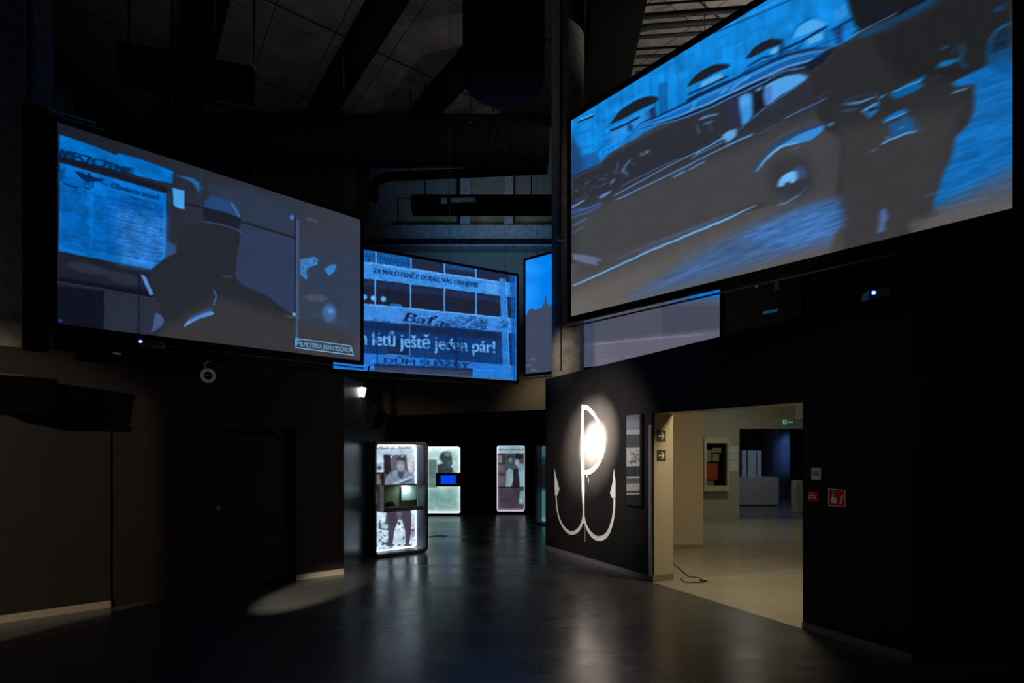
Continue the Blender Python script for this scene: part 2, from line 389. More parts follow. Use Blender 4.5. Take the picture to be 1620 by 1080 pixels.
def floor_mat(name, col, r0, r1, var=0.15):
    m = mat(name, col, 0.25, spec=0.5); nt = m.node_tree; b = nt.nodes['Principled BSDF']
    tc = nt.nodes.new('ShaderNodeTexCoord')
    mp = nt.nodes.new('ShaderNodeMapping'); mp.inputs['Scale'].default_value = (0.35, 1.6, 1)
    n = nt.nodes.new('ShaderNodeTexNoise'); n.inputs['Scale'].default_value = 1.3; n.inputs['Detail'].default_value = 5
    nt.links.new(tc.outputs['Object'], mp.inputs['Vector']); nt.links.new(mp.outputs['Vector'], n.inputs['Vector'])
    mr = nt.nodes.new('ShaderNodeMapRange'); mr.inputs['From Min'].default_value = 0.3; mr.inputs['From Max'].default_value = 0.7
    mr.inputs['To Min'].default_value = r0; mr.inputs['To Max'].default_value = r1
    nt.links.new(n.outputs['Fac'], mr.inputs['Value']); nt.links.new(mr.outputs['Result'], b.inputs['Roughness'])
    n2 = nt.nodes.new('ShaderNodeTexNoise'); n2.inputs['Scale'].default_value = 0.9; n2.inputs['Detail'].default_value = 7
    nt.links.new(tc.outputs['Object'], n2.inputs['Vector'])
    r = nt.nodes.new('ShaderNodeValToRGB'); r.color_ramp.elements[0].position = 0.3; r.color_ramp.elements[1].position = 0.7
    r.color_ramp.elements[0].color = (*[c * (1 - var) for c in col], 1); r.color_ramp.elements[1].color = (*[c * (1 + var) for c in col], 1)
    nt.links.new(n2.outputs['Fac'], r.inputs['Fac']); nt.links.new(r.outputs['Color'], b.inputs['Base Color'])
    bp = nt.nodes.new('ShaderNodeBump'); bp.inputs['Strength'].default_value = 0.06; bp.inputs['Distance'].default_value = 0.01
    nt.links.new(n.outputs['Fac'], bp.inputs['Height']); nt.links.new(bp.outputs['Normal'], b.inputs['Normal'])
    return m
M['floor'] = floor_mat('polished_dark_floor', (0.066, 0.067, 0.066), 0.21, 0.33)
M['floor'].node_tree.nodes['Principled BSDF'].inputs['IOR'].default_value = 1.62
M['floor_light'] = floor_mat('polished_beige_floor', (0.34, 0.31, 0.235), 0.20, 0.32, 0.08)
M['floor_blue'] = floor_mat('polished_grey_floor', (0.11, 0.11, 0.11), 0.2, 0.3)

def ceiling_mat():
    m = mat('concrete_ceiling_panels', (0.23, 0.22, 0.20), 0.9); nt = m.node_tree; b = nt.nodes['Principled BSDF']
    tc = nt.nodes.new('ShaderNodeTexCoord'); sep = nt.nodes.new('ShaderNodeSeparateXYZ')
    nt.links.new(tc.outputs['Object'], sep.inputs[0])
    def mth(op, a, bb, c=None):
        n = nt.nodes.new('ShaderNodeMath'); n.operation = op
        for i, v in enumerate((a, bb, c)):
            if v is None: continue
            if isinstance(v, (int, float)): n.inputs[i].default_value = v
            else: nt.links.new(v, n.inputs[i])
        return n.outputs[0]
    def lines(nx, ny, off, sp, wd):
        c = mth('MULTIPLY_ADD', sep.outputs['X'], nx, mth('MULTIPLY_ADD', sep.outputs['Y'], ny, off))
        f = mth('ABSOLUTE', mth('SUBTRACT', mth('FRACT', mth('DIVIDE', c, sp), 0.0), 0.5), 0.0)
        return mth('LESS_THAN', f, wd / sp / 2)
    k = math.hypot(1.144, 1); k1 = math.hypot(0.637, 1)
    a = lines(1 / k, -1.144 / k, (9.43 + 1.75 / 2) * 1.427, 1.75 * 1.427, 0.045)
    a2 = lines(1 / k, -1.144 / k, (9.43 + 1.75 / 2 + 0.28) * 1.427, 1.75 * 1.427, 0.014)
    b2 = lines(1 / k1, 0.637 / k1, 0.45, 1.11, 0.018)
    ln = mth('MAXIMUM', mth('MAXIMUM', a, b2), a2)
    n = nt.nodes.new('ShaderNodeTexNoise'); n.inputs['Scale'].default_value = 2.0; n.inputs['Detail'].default_value = 8
    nt.links.new(tc.outputs['Object'], n.inputs['Vector'])
    r = nt.nodes.new('ShaderNodeValToRGB'); r.color_ramp.elements[0].position = 0.3; r.color_ramp.elements[1].position = 0.7
    r.color_ramp.elements[0].color = (0.15, 0.14, 0.125, 1); r.color_ramp.elements[1].color = (0.27, 0.25, 0.225, 1)
    nt.links.new(n.outputs['Fac'], r.inputs['Fac'])
    mx = nt.nodes.new('ShaderNodeMix'); mx.data_type = 'RGBA'
    nt.links.new(ln, mx.inputs['Factor']); nt.links.new(r.outputs['Color'], mx.inputs[6]); mx.inputs[7].default_value = (0.01, 0.01, 0.01, 1)
    nt.links.new(mx.outputs[2], b.inputs['Base Color'])
    return m
M['ceiling'] = ceiling_mat()

# ---------------------------------------------------------------- the setting
LW = Plane((-2.32, 8.44), (-4.37, 6.68))             # left wall face; x grows to the left, away from its corner
# right wall face with the doorway; x grows towards the camera
RA, RB = (0.572, 10.47), (3.24, 4.96)
RW = Plane(RA, RB)
RWL = (Vector(RB) - Vector(RA)).length
jx0, jx1 = RW.hit(1032), RW.hit(1270)
LINTEL = 2.175

def wp(pl, a, t=0): q = pl.world(a, 0, t); return (q.x, q.y)
# RW local +y (left normal of u) points into the side room? u=(.436,-.90): left normal=(.90,.436) -> away from the hall
TH = 0.34
pA, pJ0, pJ1, pB = wp(RW, 0), wp(RW, jx0), wp(RW, jx1), wp(RW, RWL)
bJ0, bJ1 = wp(RW, jx0, TH), wp(RW, jx1, TH)

# floors
m = MB(); m.prism([(-14, -3), (8, -3), (8, 4.7), pB, pJ1, pJ0, pA, (0.9, 11.0), (1.9, 11.0), (1.9, 24), (-14, 24)], -0.1, 0)
struct(m.build('floor', M['floor']))
m = MB(); m.prism([pJ0, pJ1, pB, (8, 4.7), (14, 4.7), (14, 14.8), (1.9, 14.8), (1.9, 11.0), (0.9, 11.0), pA], -0.1, 0)
struct(m.build('floor', M['floor_light']))
m = MB(); m.box(1.9, 16, 14.8, 26, -0.1, 0)
struct(m.build('floor', M['floor_blue']))

# right wall: black cladding and beige core with the doorway
def rw_box(mb, a0, a1, t0, t1, z0, z1a, z1b=None):
    z1b = z1a if z1b is None else z1b
    mb.prism([(a0, t0), (a1, t0), (a1, t1), (a0, t1)], z0, [z1a, z1b, z1b, z1a])
ztop = lambda a: 2.90 + (3.02 - 2.90) * a / RWL
wall_r = struct(thing('wall_right', 'x', 'wall', RW.world(0), RW.rot)); del wall_r['label'], wall_r['category']
for nm, t0, t1, mm in (('cladding', 0, 0.03, M['black_paint']), ('core', 0.03, TH, M['beige'])):
    m = MB()
    rw_box(m, 0, jx0, t0, t1, 0, ztop(0), ztop(jx0)); rw_box(m, jx0, jx1, t0, t1, LINTEL, ztop(jx0), ztop(jx1))
    rw_box(m, jx1, RWL, t0, t1, 0, ztop(jx1), ztop(RWL))
    m.build(nm, mm, wall_r)
m = MB(); m.prism([pB, (8.0, 4.6), (8.0, 4.9), (pB[0] + 0.1, pB[1] + 0.3)], 0, 3.02); struct(m.build('wall_right', M['black_paint']))
# back return of the right wall towards the far display
m = MB(); m.prism([(1.60, 12.8), (1.78, 12.9), (1.05, 14.2), (0.87, 14.08)], 0, 2.75); struct(m.build('wall_far_right', M['black_paint']))
m = MB(); m.prism([(0.87, 14.1), (1.05, 14.2), (1.1, 16.25), (0.93, 16.25)], 0, 2.75); struct(m.build('wall_far_right', M['black_paint']))
# baseboards
bb = lambda pl, a0, a1, h, mm, nm: struct(MB().prism([wp(pl, a0), wp(pl, a1), wp(pl, a1, -0.012 if pl is RW else 0.012), wp(pl, a0, -0.012 if pl is RW else 0.012)], 0, h).build(nm, mm))
bb(RW, 0, jx0 - 0.02, 0.07, M['skirting'], 'baseboard_right'); bb(RW, jx1, RWL, 0.07, M['skirting'], 'baseboard_right')
m = MB(); d = Vector((bJ0[0] - pJ0[0], bJ0[1] - pJ0[1])).normalized(); u = RW.u
m.prism([(pJ0[0], pJ0[1]), (bJ0[0], bJ0[1]), (bJ0[0] + u.x * .012, bJ0[1] + u.y * .012), (pJ0[0] + u.x * .012, pJ0[1] + u.y * .012)], 0, 0.085)
struct(m.build('baseboard_doorway', M['skirting_room']))

# left wall with shallow recess and door; LW local: u points left, left normal = (u rotated 90) -> towards the hall
hallside = 1 if LW.world(0, 0, 1).y < LW.world(0).y else -1
s175, s470, s338 = LW.hit(175), LW.hit(468), LW.hit(338)
def lw(a, t): q = LW.world(a, 0, hallside * t); return (q.x, q.y)
def lwbox(mb, a0, a1, t0, t1, z0, z1): mb.prism([lw(a0, t0), lw(a1, t0), lw(a1, t1), lw(a0, t1)], z0, z1)
RH = 1.965
m = MB(); lwbox(m, 0, s470, 0, -0.12, 0, 2.75); lwbox(m, s175, 6.5, 0, -0.12, 0, 2.75); lwbox(m, s470, s175, 0, -0.12, RH, 2.75)
lwbox(m, 0, 6.5, -0.12, -0.3, 0, 2.75)
lwbox(m, s338 + 0.05, s175, -0.014, -0.12, 0, RH)
struct(m.build('wall_left', M['brown_paint']))
door = struct(thing('door_1', 'x', 'door', LW.world(s470 + 0.05), 0)); del door['label'], door['category']; door.rotation_euler = (0, 0, LW.rot)
bpy.context.view_layer.update()
dw = s338 - s470 - 0.03; hs = hallside
def dbox(x0, x1, y0, y1, z0, z1):
    return MB().box(x0, x1, min(hs*y0, hs*y1), max(hs*y0, hs*y1), z0, z1)
leaf = dbox(0, dw, -0.118, -0.07, 0.01, RH - 0.05).build('door_leaf', M['brown_paint'], door, 0.003)
dbox(dw, dw + 0.05, -0.118, -0.045, 0, RH).build('door_frame', M['brown_paint'], door)
m = MB(); m.tube([(dw - 0.09, -hs*0.07, 1.0), (dw - 0.09, -hs*0.045, 1.0)], [0.025, 0.03], 16); m.build('door_knob', M['steel'], leaf, smooth=True)
dbox(0.06, 0.30, -0.07, -0.02, 1.86, 1.92).build('door_closer', M['black_metal'], leaf, 0.006)
dbox(0.12, 0.2, -0.03, -0.01, 1.925, 1.94).build('closer_arm', M['steel'], door)
dbox(0.1, dw, -0.07, -0.06, RH - 0.075, RH - 0.06).build('closer_rail', M['black_metal'], door)
bbl = lambda a0, a1, mm: struct(MB().prism([lw(a0, 0), lw(a1, 0), lw(a1, 0.012), lw(a0, 0.012)], 0, 0.075).build('baseboard_left', mm))
bbl(0, s470, M['skirting_warm']); bbl(s175, 6.5, M['skirting_warm'])
# glossy return wall behind the corner
m = MB(); m.prism([(-2.32, 8.46), (-2.27, 9.55), (-2.45, 9.6), (-2.55, 8.65)], 0, 2.72); struct(m.build('wall_left_return', M['gloss_black']))
m = MB(); m.prism([(-2.46, 9.6), (-2.30, 9.58), (-3.2, 16.0), (-3.4, 16.0)], 0, 2.56); struct(m.build('wall_left_return', M['black_paint']))

# far black wall
m = MB(); m.prism([(-3.4, 16.25), (1.1, 16.25), (1.1, 16.5), (-3.4, 16.5)], 0, [2.56, 2.73, 2.73, 2.56]); struct(m.build('wall_far', M['black_paint']))
# far concrete shell of the hall
m = MB(); m.box(-14, 1.95, 19, 19.4, 0, 13); m.box(1.95, 14, 19, 19.4, 2.97, 13); struct(m.build('wall_back', M['rough_concrete']))
m = MB(); m.box(-14, 14, 18.4, 18.98, 7.75, 8.4); struct(m.build('trim_1', M['concrete']))
# hall ceiling
m = MB(); m.box(-9, 9, -2, 15.1, 9.6, 9.85); struct(m.build('ceiling', M['ceiling']))
struct(MB().box(-9, 9, 15.0, 15.1, 9.85, 13).build('light_stop_fascia', M['dark_concrete']))  # unseen closing piece added to keep world light out
m = MB(); m.box(-14, 14, 15.1, 19.4, 13, 13.2); struct(m.build('ceiling', M['dark_concrete']))

for xx in (-9.4, 9.0):
    z_ = 0 if xx < 0 else 3.02
    struct(MB().box(xx, xx + .4, -3, 19, z_, 13).build('wall_hall_side', M['black_metal']))
# side rooms
m = MB(); m.box(2.2, 3.29, 10.55, 10.9, 0, 2.9); m.box(2.3, 3.84, 12.4, 12.75, 0, 2.9); struct(m.build('wall_side_room', M['beige']))
m = MB(); m.box(2.0, 5.49, 14.8, 15.05, 0, 2.9); m.box(5.49, 13, 14.8, 15.05, 2.18, 2.9); struct(m.build('wall_side_room', M['grey_plaster']))
m = MB(); m.box(9.8, 10, 5, 14.8, 0, 2.9); struct(m.build('wall_side_room', M['grey_plaster']))
m = MB(); m.box(2.19, 3.30, 10.538, 10.55, 0, 0.06); m.box(3.29, 3.302, 10.55, 10.9, 0, 0.06); m.box(2.3, 3.85, 12.388, 12.4, 0, 0.06); struct(m.build('baseboard_side_room', M['skirting_room']))
m = MB(); m.prism([(bJ0[0] + 0.02, bJ0[1]), (bJ1[0], bJ1[1]), (4.2, 4.95), (14, 4.95), (14, 26), (2.05, 26), (2.05, bJ0[1] + 0.4)], 2.9, 2.96)
struct(m.build('ceiling_side_room', M['beige']))
m = MB(); m.box(2.0, 16, 23.4, 23.6, 0, 2.9); struct(m.build('wall_end_room', M['dark_wood']))
# curved blue wall
m = MB(); cx, cy, r = 8.45, 22.2, 0.0
cv = []
for k in range(17):
    a = 2 * math.pi * k / 17; cv.append((9.72 + .48 * math.cos(a), 22.6 + .48 * math.sin(a)))
m.prism(cv, 0, 2.9); struct(m.build('wall_curved', M['blue_wall'], smooth=True))
m = MB(); m.box(10.36, 16, 22.9, 23.0, 0, 0.28); struct(m.build('baseboard_end_room', M['beige']))

struct(MB().box(-5.59, -3.3, 2.96, 3.04, 0, 4.6).build('light_blocker', M['black_paint']))  # unseen panel added to cut off the light on the left wall
# ---------------------------------------------------------------- columns
def column(x, y, r, h, label):
    o = MB().tube([(0, 0, 0), (0, 0, h)], r, 48).build('concrete_column', M['concrete'], smooth=True)
    o.location = (x, y, 0); return tag(o, label, 'column')
column(0.945, 10.36, 0.275, 9.6, 'round concrete column rising behind the black wall with the white emblem')
column(-6.12, 7.15, 0.62, 9.6, 'thick concrete column behind the brown wall at the left edge')
for x, y, r, lab in ((-5.42, 6.9, 0.03, 'thin riser pipe running up beside the thick left column'),):
    o = MB().tube([(0, 0, 2.4), (0, 0, 9.55)], r, 10).build('riser_pipe', M['pipe'], smooth=True); o.location = (x, y, 0); tag(o, lab, 'pipe')
o = MB().tube([(0, 0, 3.0), (0, 0, 9.5)], 0.012, 8).build('cable', M['cable']); o.location = (0.80, 10.1, 0); tag(o, 'thin black cable running down the front of the round concrete column', 'cable')

# ---------------------------------------------------------------- projection screens
def screen(px0, d0, px1, d1, zb, H, res, label, frame=0.06, extra=None):
    """bottom corners from their directions and distances"""
    A = Vector(((px0 - CX) / F * d0, d0, zb)); B = Vector(((px1 - CX) / F * d1, d1, zb))
    W = (B - A).length; rot = math.atan2((B - A).y, (B - A).x)
    root = thing('projection_screen', label, 'projection screen', A, rot)
    bpy.context.view_layer.update()
    o = MB(); fr = frame
    outer = [(-fr, -fr), (W + fr, -fr), (W + fr, H + fr), (-fr, H + fr)]; inner = [(0, 0), (W, 0), (W, H), (0, H)]
    o.ring(outer, inner, -0.012, 0.05); o.build('screen_frame', M['black_metal'], root, 0.004)
    MB().box(-fr + .01, W + fr - .01, 0.012, 0.04, -fr + .01, H + fr - .01).build('backing', M['black_metal'], root)
    MB().tube([(-fr, 0.0, -fr - 0.045), (W + fr, 0.0, -fr - 0.045)], 0.008, 8).build('tension_rail', M['pipe'], root)
    for q in ((.25 if d0 != 9.85 else W * .6), W - .25):
        wpt = root.matrix_world @ Vector((q, .03, H)); top = 9.6 - zb; MB().tube([(q, .03, H + fr), (q, .03, top)], .004, 6).build('suspension_wire', M['pipe'], root)
    cv = Canvas(A, B - A, Vector((0, 0, H)), *res)
    return root, cv, W
PIC = picture_mat('projected_picture', True, 1.0)
R = random.Random(7)

# --- left screen: men reading a poster
root, c, W1 = screen(91, 6.08, 570, 8.70, 2.965, 2.0, (720, 406), 'projected film still of men in hats before a poster, hung above the brown wall', 0.055)
t = np.clip((c.X - 93) / 477, 0, 1)[..., None]
c.c = (1 - t) * np.array([27, 31, 43]) + t * np.array([60, 66, 80])
v = np.clip((c.vv - 0.15) / 0.85, 0, 1)[..., None]; c.c = c.c * (1.0 - 0.12 * v) + (1 - v) * np.array([6, 2, 0])
c.poly([(474, 380), (580, 400), (580, 540), (474, 520)], (44, 58, 82), .75, 40)
c.poly([(330, 290), (395, 300), (466, 330), (466, 380), (380, 352), (330, 330)], (44, 56, 78), 0.8, 14)
c.poly([(93, 395), (240, 428), (245, 470), (93, 442)], (26, 30, 42), 1, 5)
c.blob(140, 425, 34, 8, (44, 52, 70), .7, 12); c.blob(195, 440, 30, 9, (44, 50, 66), .7, 14)
c.poly([(93, 438), (242, 462), (242, 473), (93, 448)], (14, 17, 28), 1, 3)
c.poly([(80, 450), (165, 461), (165, 540), (80, 530)], (12, 15, 28), .95, 2)
c.poly([(165, 461), (240, 474), (240, 540), (165, 530)], (38, 44, 60), .9, 2)
c.line([(93, 446), (165, 458), (243, 472)], 1.6, (72, 84, 108), .7, 1.5)
c.line([(220, 432), (219, 530)], 2.0, (16, 18, 28), .9)
c.line([(93, 250), (262, 300)], 8, (16, 22, 38), .9, 3)
c.poly([(94, 212), (154, 233), (178, 243), (181, 245), (189, 242), (235, 256), (273.5, 270.7), (272.6, 290), (245, 285), (211, 276), (180, 268), (94, 247)], (0, 104, 190), 1, 1.2)
c.poly([(94.8, 257), (263, 306), (261.5, 407), (239, 425.6), (93, 397)], (4, 108, 198), 1, 1.2)
c.poly([(180, 330), (262, 345), (261, 405), (240, 424), (190, 415)], (66, 142, 222), .75, 26)
c.text('WIESZCZENIE', (89, 250), (211, 276), 17, 9, (0, 24, 58), .95, bold=1.7)
for k in range(34):
    y = 306 + k * 3.5 + R.uniform(-.4, .4); sl = 0.29 - k * 0.003
    for x0, x1 in ((95, 138), (150 if k < 5 else 147, 257)):
        if k < 3 and x0 > 100: continue
        x = x0 + R.uniform(0, 4) + (18 if k < 7 and x0 > 100 else 0)
        yy = lambda q: y - 30 + (q - 95) * sl + 1.5
        if x0 > 100: yy = lambda q: y - 40 + (q - 95) * sl + 3
        while x < x1 - 3:
            L = R.uniform(4, 16); xe = min(x + L, x1)
            if yy(x) < 393 + (x - 93) * .19 - 3: c.line([(x, yy(x)), (xe, yy(xe))], R.uniform(1.0, 1.8), (2, 54, 124), R.uniform(.55, .95), .8)
            x = xe + R.uniform(.8, 2.2)
c.line([(141, 300), (139, 405)], 1.6, (10, 80, 160), .7)
c.poly([(117, 270), (128, 272), (137, 277), (139, 273), (142, 274), (144, 278), (152, 281), (166, 283.5), (160, 287), (150, 287.5), (144, 287), (141, 290), (136, 287), (127, 281)], (4, 34, 80), 1, .9)
c.line([(140 + 7.5 * math.cos(a / 3), 292 + 6.5 * math.sin(a / 3)) for a in range(20)], 1.8, (4, 40, 92), .95)
c.line([(136, 291), (144, 293)], 1.4, (4, 40, 92), .8); c.line([(140, 288), (140, 297)], 1.4, (4, 40, 92), .8)
c.line([(158, 288), (170, 293)], 2, (6, 50, 110), .8); c.line([(101, 290), (122, 297)], 2.6, (2, 40, 96), .9)
c.text('Obwieszczenie!', (176, 297), (252, 317), 9, 8.5, (0, 26, 72), 1, bold=.8)
c.line([(208, 313), (236, 322)], 2.2, (2, 50, 110), .7); c.line([(172, 312), (252, 333)], 1.6, (2, 60, 125), .7); c.line([(190, 311), (235, 326)], 1.2, (2, 60, 125), .6)
c.poly([(92, 272), (105, 263), (100, 285), (92, 288)], (2, 60, 120), .8, 5)
n = c.noise(9, 6, 15, 3) + c.noise(26, 12, 40, 5); msk = (c.c[..., 2] > 120)[..., None]
c.c = c.c * (1 + msk * n[..., None] * .17)
c.poly([(266, 300), (272, 300), (270, 400), (264, 404)], (24, 50, 92), .6, 5)
c.poly([(273, 297), (292, 302), (292, 331), (284, 330), (275, 325)], (64, 158, 226), 1, 1)
for a, b in (((279, 277), (306, 285)), ((288, 279), (314, 290)), ((296, 280), (317, 298)), ((303, 284), (316, 303)), ((308, 288), (319, 296))):
    c.line([a, b], [1, 5], (26, 104, 178), .8, 2.5)
c.line([(319, 262), (317, 330)], 5, (40, 48, 66), .8, 3); c.line([(293, 322), (330, 331), (380, 345)], 3, (22, 26, 38), .9, 2)
c.poly([(262, 380), (278, 388), (280, 402), (262, 406)], (40, 84, 140), .8, 3)
c.spoly([(324, 318), (336, 310), (372, 322), (380, 343), (350, 334), (325, 328)], (36, 68, 116), 1, 3)
c.line([(366, 321), (379, 343)], 2, (74, 124, 190), .9, 1.5)
c.poly([(322, 328), (350, 334), (380, 345), (382, 366), (322, 352)], (24, 29, 42), 1, 3)
c.poly([(378, 357), (468, 381), (468, 500), (432, 482), (386, 452), (370, 436)], (44, 57, 88), .95, 4)
c.line([(380, 350), (466, 376)], 4, (26, 30, 42), .9, 2); c.line([(384, 355), (468, 380)], 1.3, (60, 72, 98), .8)
c.spoly([(279.7, 398), (281, 372), (293, 356), (324, 350), (356, 355), (380, 367), (376, 398), (373, 436), (387, 452), (421, 467), (445, 486), (470, 506), (472, 560), (236, 540), (239, 526), (258, 507), (247, 475), (237, 444), (237, 429), (262, 409)], (35, 39, 46), 1, 2)
c.poly([(345, 470), (470, 506), (560, 530), (560, 570), (240, 540), (262, 516)], (54, 53, 57), .9, 26)
c.line([(322, 350), (350, 355), (372, 362), (383, 369)], 2, (58, 78, 116), .9, 1.4); c.line([(352, 436), (368, 438)], 2, (64, 74, 100), .8)
c.spoly([(291, 517), (299, 506), (318, 497), (334, 492), (338, 497), (318, 503), (305, 509)], (96, 158, 232), 1, 1.3)
c.poly([(296, 503), (334, 486), (338, 494), (300, 510)], (50, 90, 160), .5, 5)
c.line([(338, 459), (342, 468), (338, 482)], 2.2, (62, 104, 166), .9); c.line([(322, 452), (330, 448)], 1.5, (50, 62, 90), .6)
c.poly([(222, 433), (231, 438), (237, 453), (243, 465), (237, 467), (230, 452)], (84, 134, 208), 1, 1.5)
c.spoly([(245, 496), (253, 497), (259, 505), (256, 515), (240, 526), (243, 512)], (66, 84, 134), 1, 3)
c.poly([(93, 503), (101, 508), (93, 509)], (20, 70, 130), 1, 1.5)
c.line([(467, 340), (466.5, 500)], 2, (22, 26, 38), .95); c.line([(471, 350), (470, 545)], [4.5, 4], (66, 92, 140), .75, 1.8)
c.blob(462, 344, 3.4, 4, (62, 112, 184), 1); c.blob(465, 497, 3, 2.5, (110, 160, 220), 1); c.line([(452, 500), (477, 503)], 1.6, (80, 92, 116), .8)
c.spoly([(475, 411), (486, 408), (497, 406), (504, 411), (500, 418), (490, 423), (484, 426), (487, 440), (482, 441), (476, 431)], (54, 120, 184), 1, 2)
for i in range(22):
    x, y = R.uniform(476, 500), R.uniform(408, 438)
    if y < 424 or x < 487: c.line([(x, y), (x + R.uniform(-3, 4), y + R.uniform(1, 5))], 1.2, (100, 170, 226) if i % 2 else (22, 60, 110), .8)
c.poly([(513, 425), (528, 417), (533, 420), (529, 430), (521, 436), (516, 432)], (46, 124, 196), 1, 2); c.line([(533, 424), (541, 423)], 1.5, (60, 74, 100), .6)
c.line([(487, 346), (500, 350)], 4, (90, 98, 112), .5, 3); c.blob(500, 471, 18, 6, (80, 84, 94), .7, 4)
c.blob(521, 495, 11, 14, (62, 110, 172), .85); c.blob(523, 492, 5, 4, (96, 160, 216), .6); c.line([(495, 496), (548, 512)], 5, (72, 80, 98), .4, 4)
c.film(.55, 5, .7, None, 101, .05, .05)
c.line([(467, 535), (555, 547)], 1.3, (110, 184, 240)); c.line([(467, 549.5), (559.5, 561.5)], 1.5, (110, 184, 240))
c.text('ILMOTEKA NARODOW', (475.5, 547.5), (551, 557.3), 7.4, 7.6, (112, 184, 238), 1, bold=.35)
c.text('F', (467.5, 547), (474, 548), 10, 10, (112, 184, 238), 1, bold=.3); c.text('A', (551, 557.5), (559.5, 559), 10, 10, (112, 184, 238), 1, bold=.3)
c.build('picture', PIC, root)
MB().box(-0.26, -0.07, 0.0, 0.12, -0.28, 2.1).build('side_housing', M['black_metal'], root)

# --- second screen: shop facade
root, c, W2 = screen(527, 9.85, 817, 11.69, 3.0, 2.0, (520, 300), 'projected film still of a shop facade with lettering, hung past the left screen', 0.045)
LE = lambda x, yl, yr: yl + (yr - yl) * (x - 574) / (800 - 574)
def band(c, a, b, col, al=1, x0=500, x1=820, soft=1.0):
    c.poly([(x0, LE(x0, *a)), (x1, LE(x1, *a)), (x1, LE(x1, *b)), (x0, LE(x0, *b))], col, al, soft)
c.c[:] = (26, 96, 180)
band(c, (370, 420), (413, 446.5), (30, 40, 66)); band(c, (380, 400), (413, 446.5), (16, 92, 170), .9, 500, 650)
for k in range(14):
    x = 575 + k * 5.6; c.line([(x, LE(x, 393, 435)), (x + R.uniform(-3, 3), LE(x, 412, 445))], 1.2, (10, 40, 80), .6)
c.line([(577, 404), (648, 418)], 1.2, (10, 44, 90), .8); c.line([(577, 398), (648, 411)], 1.0, (60, 130, 200), .6)
c.poly([(704, 414), (752, 422), (752, 430), (704, 424)], (20, 84, 156), .7, 3)
band(c, (413, 446.5), (440, 469), (56, 136, 220)); band(c, (413, 446.5), (416, 449), (90, 160, 236))
band(c, (440, 469), (480, 503), (26, 32, 52)); band(c, (442, 471), (452, 480), (30, 50, 96), .6)
band(c, (479.5, 502), (482.5, 504.5), (90, 166, 240)); band(c, (482, 504), (507, 526), (58, 132, 218))
band(c, (507, 526), (558, 577), (14, 52, 112), 1); band(c, (507, 526), (520, 538), (20, 34, 66), .8, 500, 805, 6)
band(c, (558, 577), (579, 592), (34, 112, 204))
c.poly([(592, 577), (748, 584), (748, 606), (592, 600)], (46, 58, 88), 1, 1); c.poly([(592, 575), (748, 582.5), (748, 586), (592, 580)], (14, 40, 84), .9, 1.5)
c.poly([(500, 566), (592, 574), (592, 600), (500, 596)], (26, 108, 206), 1, 1)
c.line([(500, 560), (560, 572), (575, 576), (592, 582)], 2, (120, 180, 240), .5, 2)
c.poly([(748, 583), (820, 588), (820, 605), (748, 600)], (30, 120, 214), 1, 1)
c.poly([(500, 582), (820, 598), (820, 610), (500, 600)], (84, 104, 140), .55, 6)
for x in (595, 650.5, 703, 753): c.line([(x, LE(x, 392, 434)), (x, LE(x, 414, 447))], 2.4, (84, 160, 238))
for x in (593.5, 649.5, 703, 753, 796.5): c.line([(x, LE(x, 440, 469)), (x, LE(x, 481, 503))], 2.2, (84, 160, 238))
for i, (x, y) in enumerate(((577, 470), (591, 471.5), (606.5, 473))): c.blob(x, y, 4.2, 4.4, (86, 168, 246)); c.blob(x, y, 1.6, 1.6, (130, 200, 255))
c.poly([(617, 479), (636, 482), (636, 486), (617, 483)], (40, 120, 210), .9, 1.5)
c.poly([(790, 440), (800, 441), (808, 600), (796, 600)], (40, 124, 212), .9, 2); c.line([(800, 445), (803, 505), (806, 590)], 1.6, (90, 160, 232), .7)
c.poly([(806, 432), (830, 436), (830, 606), (812, 602)], (12, 84, 168), .8, 3); c.line([(816.5, 437), (817, 600)], 2.2, (30, 124, 214), .9)
c.poly([(770, 447), (786, 449), (786, 464), (768, 462)], (84, 160, 236), .8, 3)
c.film(.8, 4, .55, None, 121, .05, .07)
c.text('ZA MÁLO PENĚZ DOBŘE VÁS OBUJEME', (590.5, 431.5), (756.5, 454.5), 7.6, 7.0, (2, 26, 72), 1, bold=.6)
c.text('Baťa', (638, 508), (702, 518), 15, 14, (18, 28, 62), 1, shear=.3, bold=1.0)
band(c, (500.5, 521.5), (501.5, 522.5), (30, 60, 120), .3, 640, 700)
for a, b in (((612, 520), (648, 563)),): c.poly([(a[0], a[1] + 14), (b[0], a[1] + 18), (b[0], b[1] - 1), (a[0], b[1] - 3)], (16, 28, 58), .8, 1); c.line([(612, 560), (648, 563), (648, 508)], 1.3, (70, 150, 230), .9)
for k in range(46):
    x = 578 + k * 4.8; c.line([(x, LE(x, 520, 540)), (x, LE(x, 556, 575))], 1.0, (30, 84, 156), .35)
c.text('n létů ještě jeden pár!', (571, 545.5), (783, 559), 22, 19, (24, 84, 160), .6, bold=1.9)
c.text('n létů ještě jeden pár!', (571, 544.5), (783, 558), 21.5, 18.5, (108, 180, 244), 1, bold=.7)
c.text('DŮM SLUŽBY', (608, 574), (743, 582), 8.5, 8, (6, 34, 82), .9, bold=.8)
def scribble(cx, cy, rx, ry, n, col, a):
    for i in range(n):
        q, r_ = R.uniform(0, 6.28), math.sqrt(R.random()); x, y = cx + rx * r_ * math.cos(q), cy + ry * r_ * math.sin(q)
        c.line([(x, y), (x + R.uniform(-5, 5), y + R.uniform(-3, 3)), (x + R.uniform(-7, 7), y + R.uniform(-4, 4))], R.uniform(.8, 1.8), col, R.uniform(.3, a))
scribble(600, 518, 22, 14, 70, (8, 44, 100), .75); scribble(590, 545, 16, 12, 24, (8, 44, 100), .5)
